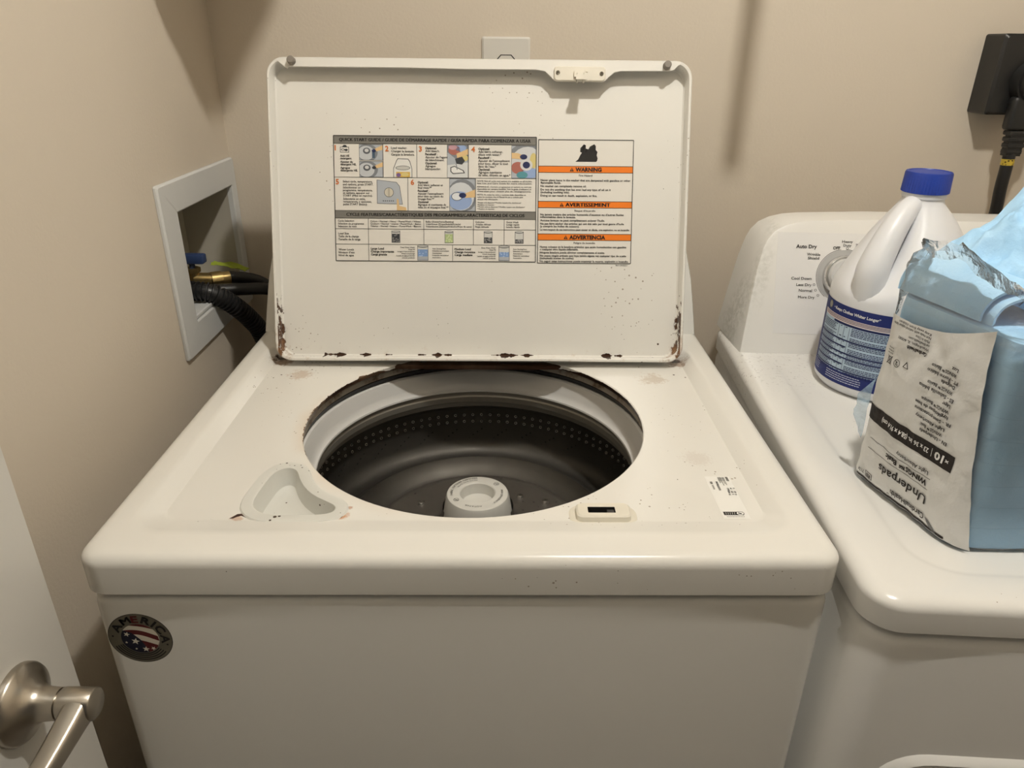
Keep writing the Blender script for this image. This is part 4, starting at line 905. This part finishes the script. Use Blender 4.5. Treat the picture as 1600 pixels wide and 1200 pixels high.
rg = [film_ring(0.0008, 0.93, 0.0, 0), film_ring(0.003, 0.985, 0.001, 0)] + [film_ring(0.012+0.0245*i, 1.0, 0.0022, 0) for i in range(9)]
loft(bm, rg, True, False); obj('film_body', bm, M_FILM2, up, 60)
bm = bmesh.new()
rg = [film_ring(0.208, 1.0, 0.0022, 0), film_ring(0.218, 0.998, 0.004, 0, 0.002), film_ring(0.228, 0.992, 0.006, 1, 0.003, rise(0.006)), film_ring(0.236, 0.985, 0.009, 1.4, 0.004, rise(0.014)), film_ring(0.243, 0.972, 0.012, 1.9, 0.006, rise(0.022)), film_ring(0.248, 0.955, 0.014, 2.5, 0.008, rise(0.030)), film_ring(0.249, 0.935, 0.016, 3.1, 0.010, rise(0.034)), film_ring(0.243, 0.910, 0.016, 3.8, 0.012, rise(0.034)), film_ring(0.234, 0.89, 0.014, 4.4, 0.012, rise(0.030))]
loft(bm, rg); obj('torn_film', bm, M_FILM, up, 60, label='clear crumpled film torn open at the top')
bm = bmesh.new()                                        # a flap of blue-backed film at the rear corner
gr = [[V(0.4400-0.0020*i+0.0035*noise.noise(V(i, j*0.8, 3)), 0.188+0.003*i+0.004*noise.noise(V(i*1.3, j, 9)), ZT+0.045+0.006*i+(0.075-0.012*i)*j/8) for j in range(9)] for i in range(5)]
vv_ = [[bm.verts.new(p) for p in r_] for r_ in gr]
for i in range(4):
    for j in range(8): bm.faces.new((vv_[i][j], vv_[i+1][j], vv_[i+1][j+1], vv_[i][j+1]))
obj('film_flap', bm, film('blue_film', 0.55, (0.45, 0.66, 0.86)), up, 60)
# the pads: folded blue pads lying one on another
_m = MatB('blue_pad', srgb(166, 211, 246), 0.55, 0, 0.3); _m.tint((_m.noise(14, 4)-0.4).ss(0, 0.35), srgb(190, 225, 250)); _m.bump(_m.noise(42, 5, 0.65), 0.5, 0.005); M_PAD = _m.m
NP = 9; PH = 0.0235
def pad_slab(k):
    bm = bmesh.new(); z0 = ZT+0.0028+k*PH; z1 = z0+PH-0.0002
    n_ = 6; rings = []
    for i in range(n_+1):
        t = i/n_; zz = z0+(z1-z0)*t; inset = 0.0003*(abs(2*t-1))**4 + 0.0042
        ring = []
        for x_, y_ in FOOT:
            dx, dy = x_-FCX, y_-FCY; L = math.hypot(dx, dy)
            s_ = 1-(inset+0.0012+0.0022*noise.noise(V(x_*24, y_*24, zz*34)))/L
            ring.append(V(FCX+dx*s_, FCY+dy*s_, zz+(0.0006*noise.noise(V(x_*15, y_*15, k)))*0))
        rings.append(ring)
    loft(bm, rings, True, True); return bm
ORD = ['bottom', 'second', 'third', 'fourth', 'fifth', 'sixth', 'seventh', 'eighth', 'top']
for k in range(NP):
    single('underpad', pad_slab(k), M_PAD, 'light blue folded underpad inside the package, %s' % ('bottom of the stack' if k == 0 else 'topmost of the flat stack' if k == NP-1 else ORD[k]+' from the bottom'), 'underpad', (FCX, FCY, ZT+ZD+0.0028+k*PH), 60, 'folded underpads in the package')
# a pad folded into an arch on the stack
def sheet_solid(f, nu, nv, th):
    bm = bmesh.new(); top = [[f(i/nu, j/nv) for j in range(nv+1)] for i in range(nu+1)]
    nr = [[None]*(nv+1) for _ in range(nu+1)]
    for i in range(nu+1):
        for j in range(nv+1):
            a = top[min(i+1, nu)][j]-top[max(i-1, 0)][j]; b = top[i][min(j+1, nv)]-top[i][max(j-1, 0)]; nr[i][j] = a.cross(b).normalized()
    A = [[bm.verts.new(top[i][j]) for j in range(nv+1)] for i in range(nu+1)]; B = [[bm.verts.new(top[i][j]-nr[i][j]*th) for j in range(nv+1)] for i in range(nu+1)]
    for i in range(nu):
        for j in range(nv): bm.faces.new((A[i][j], A[i+1][j], A[i+1][j+1], A[i][j+1])); bm.faces.new((B[i][j], B[i][j+1], B[i+1][j+1], B[i+1][j]))
    for i in range(nu): bm.faces.new((A[i][0], B[i][0], B[i+1][0], A[i+1][0])); bm.faces.new((A[i][nv], A[i+1][nv], B[i+1][nv], B[i][nv]))
    for j in range(nv): bm.faces.new((A[0][j], A[0][j+1], B[0][j+1], B[0][j])); bm.faces.new((A[nu][j], B[nu][j], B[nu][j+1], A[nu][j+1]))
    return bm
ZS = ZT+0.0028+NP*PH
def face_x(y_): return PA.x+(PB.x-PA.x)*(y_-PA.y)/(PB.y-PA.y)
AR = [(0.000, 0.003), (0.001, 0.016), (0.009, 0.031), (0.026, 0.040), (0.046, 0.041), (0.066, 0.034), (0.085, 0.021), (0.110, 0.010), (0.16, 0.0050), (0.24, 0.0046)]
ARS = spline([V(a, 0, b) for a, b in AR], 5)
def arch(u, v):
    t = u*(len(ARS)-1); i = min(int(t), len(ARS)-2); p = ARS[i].lerp(ARS[i+1], t-i)
    y_ = 0.098+0.100*v
    return V(face_x(y_)+0.012+p.x, y_, ZS+max(0.0034, p.z*(0.86+0.2*v)+0.0014*noise.noise(V(p.x*40, y_*30, 2))))
def arch_in(u, v):
    p = arch(u, v); c_ = V(face_x(p.y)+0.058, p.y, ZS)
    k_ = 0.80; return V(c_.x+(p.x-c_.x)*(k_ if u < 0.72 else 0.80+0.2*(u-0.72)/0.28), p.y-0.006, ZS+max(0.0031, (p.z-ZS)*k_-0.0006)) if u < 0.70 else V(c_.x+(p.x-c_.x)*k_, p.y-0.006, ZS+0.0031)
ARN = 42
single('underpad', sheet_solid(lambda u, v: arch_in(u*0.66, v), 46, 14, 0.0026), M_PAD, 'light blue inner fold of underpad under the arch at the torn end', 'underpad', (0.49, 0.12, ZS+ZD), 60, 'folded underpads in the package')
single('underpad', sheet_solid(arch, 60, 14, 0.0028), M_PAD, 'light blue underpad bent into an arch at the torn end of the package', 'underpad', (0.5, 0.12, ZS+ZD), 60, 'folded underpads in the package')
# the crumpled pad pulled half out, rising to the right
def crumple(u, v):
    y_ = 0.078+0.135*v; x_ = face_x(y_)+0.030+max(0, 0.200-y_)*0.20+0.004*math.sin(v*9)+0.25*u
    k = min(1, v*1.25); k = k*k*(3-2*k)
    zf_ = 0.018+0.045*u; zb_ = 0.024+min(0.25*u*0.90, 0.085+0.25*u*0.25)
    z_ = ZS + zf_+(zb_-zf_)*k - 0.010*max(0, v-0.8)/0.2
    rd = abs(noise.noise(V(x_*17+y_*20, y_*16-x_*6, 2.2)))
    z_ += (0.022*(0.32-rd) + 0.012*(0.35-abs(noise.noise(V(x_*46-y_*34, y_*40, 7.7)))) + 0.006*(0.35-abs(noise.noise(V(x_*95+y_*60, y_*90, 4.4)))))*min(1, 0.3+u*5)*min(1, 0.4+v*3) + 0.0025*noise.noise(V(x_*90, y_*90, 1))
    return V(x_+0.008*noise.noise(V(u*4, v*5, 8.8)), y_+0.008*noise.noise(V(u*5, v*4, 3.3)), z_)
single('underpad', sheet_solid(crumple, 90, 60, 0.010), M_PAD, 'crumpled light blue underpad pulled half out of the package', 'underpad', (0.62, 0.13, ZS+ZD+0.01), 70)
# ================================================================== recessed water box in the left wall
ob = thing('washer_outlet_box', 'white recessed water outlet box in the left wall', 'outlet box', (XL, 0.66, 0.0+ZD))
m = MatB('box_plastic', (0.66, 0.67, 0.665), 0.6); m.bump(m.noise(500, 2), 0.2, 0.0008); M_BOXP = m.m
def yz(pts, x): return [V(x, a, b) for a, b in pts]
oR = lambda d: rrect(0.506+d, 0.8125-d*0.2, -0.028+d, 0.236-d, 0.004, 3); iR = lambda d: rrect(0.558+d, 0.790-d, 0.020+d, 0.190-d, 0.002, 3)
bm = bmesh.new()
loft(bm, [yz(oR(0), XL+0.0005), yz(oR(0), XL+0.004), yz(oR(0.0025), XL+0.0065), yz(iR(-0.002), XL+0.0065), yz(iR(0), XL+0.005), yz(iR(0.001), XL-0.004)])
obj('face_frame', bm, M_BOXP, ob, 30)
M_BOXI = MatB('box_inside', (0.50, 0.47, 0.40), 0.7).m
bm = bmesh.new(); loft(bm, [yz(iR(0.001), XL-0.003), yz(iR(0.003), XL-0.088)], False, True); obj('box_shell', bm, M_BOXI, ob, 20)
bm = bmesh.new(); box(bm, XL-0.085, XL+0.004, 0.562, 0.690, 0.021, 0.028, 0.002); obj('drain_ledge', bm, M_BOXP, ob, 20)
M_BRASS = MatB('brass', (0.55, 0.40, 0.17), 0.28, 0.9).m; M_HOSE = MatB('black_rubber', (0.014, 0.014, 0.015), 0.42).m
def valve(yc, col, label):
    t = thing('water_valve', label, 'valve', (XL-0.045, yc, ZD+0.03))
    bm = bmesh.new(); cyl(bm, (XL-0.050, yc, 0.0285), (XL-0.050, yc, 0.062), 0.010, 16); cyl(bm, (XL-0.050, yc, 0.058), (XL-0.050, yc, 0.066), 0.013, 6)
    cyl(bm, (XL-0.050, yc, 0.046), (XL-0.022, yc+0.008, 0.043), 0.0115, 16); obj('valve_body', bm, M_BRASS, t)
    bm = bmesh.new(); box(bm, XL-0.064, XL-0.026, yc-0.010, yc+0.010, 0.074, 0.090, 0.003); cyl(bm, (XL-0.050, yc, 0.060), (XL-0.050, yc, 0.078), 0.005, 10); obj('handle', bm, MatB('valve_handle', col, 0.5).m, t)
    return t
valve(0.700, srgb(52, 72, 116), 'brass water valve with a blue handle in the outlet box')
def hose(name, pts, r, label, fit=True):
    t = thing(name, label, 'hose', tuple(Vector(pts[0])+V(0, 0, ZD)))
    p = spline(pts, 10); bm = bmesh.new(); tube(bm, p, r, 14); obj('hose_tube', bm, M_HOSE, t, 60)
    if fit:
        d = (p[1]-p[0]).normalized(); bm = bmesh.new(); cyl(bm, p[0]-d*0.010, p[0]+d*0.008, r*1.32, 12); cyl(bm, p[0]+d*0.008, p[0]+d*0.022, r*1.12, 16); obj('brass_fitting', bm, M_BRASS, t, 30)
    return t
hose('supply_hose', [(XL-0.016, 0.7115, 0.0425), (-0.445, 0.728, 0.041), (-0.405, 0.750, 0.026), (-0.37, 0.752, -0.01), (-0.33, 0.750, -0.10), (-0.30, 0.75, -0.3)], 0.0105, 'black supply hose with brass fitting on the blue-handled valve')
hose('supply_hose', [(XL-0.075, 0.672, 0.040), (-0.480, 0.684, 0.031), (-0.425, 0.706, 0.026), (-0.385, 0.724, 0.021), (-0.35, 0.738, 0.006), (-0.32, 0.715, -0.08), (-0.3, 0.715, -0.3)], 0.0108, 'straight black supply hose running from the outlet box behind the washer')
dh = thing('drain_hose', 'black corrugated drain hose curving down from the outlet box', 'hose', (-0.48, 0.73, ZD))
p = spline([(-0.530, 0.640, 0.050), (-0.485, 0.630, 0.047), (-0.448, 0.632, 0.042), (-0.424, 0.652, 0.016), (-0.411, 0.686, -0.022), (-0.404, 0.714, -0.062), (-0.392, 0.720, -0.14), (-0.380, 0.72, -0.4)], 26)
bm = bmesh.new(); tube(bm, p, 0.0130, 16); obj('hose_tube', bm, M_HOSE, dh, 60)
bm = bmesh.new(); fr = frames(p)
acc = 0; last = p[0]
for i in range(1, len(p)):
    acc += (p[i]-last).length; last = p[i]
    if acc > 0.0062:
        acc = 0; s_, u_ = fr[i]; t_ = s_.cross(u_)
        rg_ = lambda r, o: [p[i]+t_*o+s_*(r*math.cos(2*PI*k/16))+u_*(r*math.sin(2*PI*k/16)) for k in range(16)]
        loft(bm, [rg_(0.0138, -0.0018), rg_(0.0166, -0.0010), rg_(0.0166, 0.0010), rg_(0.0138, 0.0018)])
obj('ribs', bm, M_HOSE, dh, 60, kind='stuff')
bm = bmesh.new()
gr = [[V(-0.512+0.045*i/6+0.002*noise.noise(V(i, j, 0)), 0.742+0.016*j/4, 0.054-0.010*i/6+0.006*noise.noise(V(i*0.7, j*0.9, 2))) for j in range(5)] for i in range(7)]
def _tag(u, v):
    a = u*6; b = v*4; return V(-0.490+0.062*u, 0.745+0.022*v, 0.0590-0.012*u*u+0.005*noise.noise(V(a*0.7, b*0.9, 2)))
single('paper_tag', sheet_solid(_tag, 10, 5, 0.0006), MatB('green_paper', srgb(168, 186, 60), 0.6).m, 'crumpled yellow-green paper tag on the supply hose', 'tag', (-0.48, 0.76, ZD+0.05), 60)

# ================================================================== wall outlet behind the lid
wo = thing('wall_outlet', 'white wall outlet on the back wall behind the raised lid', 'outlet', (0.0385, YB, ZD+0.37))
M_PLATE = MatB('plate_plastic', (0.70, 0.68, 0.63), 0.4).m
xz = lambda pts, y: [V(a, y, b) for a, b in pts]
bm = bmesh.new(); pr = lambda d: rrect(-0.0018+d, 0.0790-d, 0.305+d, 0.4325-d, 0.003, 3)
loft(bm, [xz(pr(0), YB-0.0005), xz(pr(0), YB-0.003), xz(pr(0.003), YB-0.0062)], False, True); obj('cover_plate', bm, M_PLATE, wo, 25)
for zc in (0.391, 0.347):
    bm = bmesh.new()
    sh = lambda s_: [(0.0386+a*s_, zc+b*s_) for a, b in ((-0.017, 0.006), (-0.009, 0.0145), (0.009, 0.0145), (0.017, 0.006), (0.017, -0.006), (0.009, -0.0145), (-0.009, -0.0145), (-0.017, -0.006))]
    loft(bm, [xz(sh(1.0), YB-0.0062), xz(sh(1.0), YB-0.0066)], False, True, mi=1); loft(bm, [xz(sh(0.90), YB-0.0064), xz(sh(0.88), YB-0.0078)], False, True)
    for dx_ in (-0.006, 0.006): box(bm, 0.0386+dx_-0.001, 0.0386+dx_+0.001, YB-0.0082, YB-0.0070, zc-0.001, zc+0.007, mi=1)
    obj('receptacle', bm, [M_PLATE, M_BLACKHOLE], wo, 25)
# ================================================================== dryer receptacle and cord
M_BKP = MatB('black_plastic', (0.012, 0.012, 0.012), 0.42).m
rc = thing('dryer_receptacle', 'black surface-mounted dryer receptacle on the back wall', 'outlet', (0.905, YB, ZD+0.38))
bm = bmesh.new()
rb = lambda d, y: xz(rrect(0.8435+d, 0.9665-d, 0.3215+d, 0.4445-d, 0.004, 4), y)
loft(bm, [rb(0, YB), rb(0, YB-0.050), rb(0.004, YB-0.0545)], True, True); obj('housing', bm, M_BKP, rc, 25)
PY = YB-0.0548
cp = spline([(0.8965, PY-0.010, 0.262), (0.8975, PY-0.010, 0.235), (0.9010, PY-0.006, 0.200), (0.9080, PY+0.000, 0.165), (0.915, PY+0.010, 0.12), (0.92, PY+0.010, 0.0), (0.92, PY-0.02, -0.3), (0.90, PY-0.080, -0.42)], 8)
bm = bmesh.new(); tube(bm, cp, 0.0098, 14); dc = obj('power_cord', bm, M_HOSE, dr_, 60, label='black power cord hanging down the back wall')
bm = bmesh.new()
for r_, y0, y1 in ((0.036, PY, PY-0.020), (0.031, PY-0.020, PY-0.028), (0.024, PY-0.028, PY-0.034)): cyl(bm, (0.905, y0, 0.372), (0.905, y1, 0.372), r_, 40, r_*0.96)
box(bm, 0.873, 0.924, PY-0.022, PY-0.0005, 0.298, 0.352, 0.007, 3)
obj('plug', bm, M_BKP, dc, 30)
bm = bmesh.new()
for k in range(4):
    zt = 0.298-k*0.010; box(bm, 0.880+0.0015*k, 0.915-0.0015*k, PY-0.020, PY-0.001, zt-0.0075, zt, 0.002); box(bm, 0.885, 0.910, PY-0.018, PY-0.003, zt-0.0105, zt-0.007)
obj('strain_relief', bm, M_BKP, dc, 30)
bm = bmesh.new(); tube(bm, cp[3:7], 0.0103, 16)
m = MatB('cord_tag', srgb(206, 182, 70), 0.3, 0.3); m.tint(m.vor(230).lt(0.35), srgb(90, 70, 30)); obj('cord_band', bm, m.m, dc, 60, label='gold printed band round the cord')

# ================================================================== room door with lever handle
M_DOOR = MatB('door_paint', (0.70, 0.685, 0.645), 0.42); M_DOOR.tint((M_DOOR.noise(9, 4)-0.5)*0.5, (0.62, 0.60, 0.54)); M_DOOR = M_DOOR.m
FX = -0.3515
d1 = thing('room_door', 'white door leaf standing open along the left wall', 'door', (FX-0.0175, -0.42, 0))
bm = bmesh.new(); box(bm, FX-0.035, FX, -0.80, -0.030, ZF+0.012, 2.03-ZD, 0.0015, 2); obj('leaf', bm, M_DOOR, d1, 25)
M_NICK = MatB('brushed_nickel', (0.46, 0.425, 0.37), 0.30, 1.0).m
HC = V(FX, -0.0985, -0.0665)
bm = bmesh.new()
prof = [(0.0325, 0.0), (0.0325, 0.004), (0.0310, 0.0065), (0.0240, 0.0105), (0.0165, 0.0160), (0.0135, 0.0215), (0.0128, 0.0300), (0.0126, 0.0335)]
loft(bm, [[HC+V(h_, r_*math.cos(2*PI*i/40), r_*math.sin(2*PI*i/40)) for i in range(40)] for r_, h_ in prof], True, True)
obj('rosette', bm, M_NICK, d1, 40)
bm = bmesh.new()
nk = [[HC+V(h_, r_*math.cos(2*PI*i/32), r_*math.sin(2*PI*i/32)) for i in range(32)] for r_, h_ in ((0.0112, 0.0335), (0.0112, 0.0352), (0.0128, 0.0354), (0.0130, 0.0365), (0.0130, 0.0606), (0.0118, 0.0618))]
loft(bm, nk, True, True); 
lv = spline([HC+V(0.0505, 0.000, 0.0), HC+V(0.050, -0.012, -0.002), HC+V(0.048, -0.034, -0.007), HC+V(0.046, -0.060, -0.011), HC+V(0.044, -0.088, -0.012), HC+V(0.044, -0.112, -0.010)], 6)
rings = []
for i, p_ in enumerate(lv):                              # a flat-sided blade that thins towards its tip
    t = i/(len(lv)-1); hz = 0.0130*(1-0.55*t**0.8); hx = 0.0112*(1-0.35*t)
    if i == len(lv)-1: hz *= 0.7; hx *= 0.8
    if i == 0: hz *= 0.97
    ring = []
    for k in range(28):
        a_ = 2*PI*k/28; c_, s_ = math.cos(a_), math.sin(a_)
        ring.append(p_+V(hx*math.copysign(abs(c_)**0.45, c_), 0, hz*math.copysign(abs(s_)**0.8, s_)))
    rings.append(ring)
loft(bm, rings, True, True)
obj('lever', bm, M_NICK, d1, 50)
bm = bmesh.new(); box(bm, FX-0.029, FX-0.006, -0.0302, -0.0292, HC.z-0.028, HC.z+0.028, 0.0003); obj('latch_plate', bm, M_NICK, d1, 25)

# ================================================================== shelf above the machines (it shades the top of the back wall)
M_SHELF = MatB('shelf_paint', (0.70, 0.68, 0.63), 0.5).m
sh = thing('wall_shelf', 'white wall shelf above the washer and dryer', 'shelf', (0.42, YB, ZD+0.835))
bm = bmesh.new(); box(bm, XL+0.002, XR-0.002, YB-0.300, YB-0.001, 0.826, 0.845, 0.002); obj('board', bm, M_SHELF, sh)
bm = bmesh.new(); box(bm, XL+0.002, XR-0.002, YB-0.020, YB-0.001, 0.765, 0.826, 0.002); obj('cleat', bm, M_SHELF, sh)
bm = bmesh.new()
def _strap(u, v): return V(0.399+0.022*v, YB-0.302-0.001*math.sin(u*3), 0.85-0.245*u)
single('hanging_strap', sheet_solid(_strap, 12, 2, 0.003), MatB('strap_web', (0.25, 0.24, 0.23), 0.8).m, 'grey strap hanging from the shelf edge above the gap', 'strap', (0.41, YB-0.302, ZD+0.605), 60)
def _cloth(u, v):
    x_ = -0.330+0.215*u; bot = 0.612 if u < 0.45 else 0.612+(u-0.45)/0.55*0.175
    z_ = 0.848+(bot-0.848)*v; return V(x_, YB-0.304-0.004*abs(math.sin(u*14))*v, z_)
single('hanging_cloth', sheet_solid(_cloth, 40, 20, 0.003), MatB('cloth_weave', (0.45, 0.42, 0.38), 0.9).m, 'plain cloth hanging from the left end of the shelf', 'cloth', (-0.21, YB-0.304, ZD+0.612), 60)
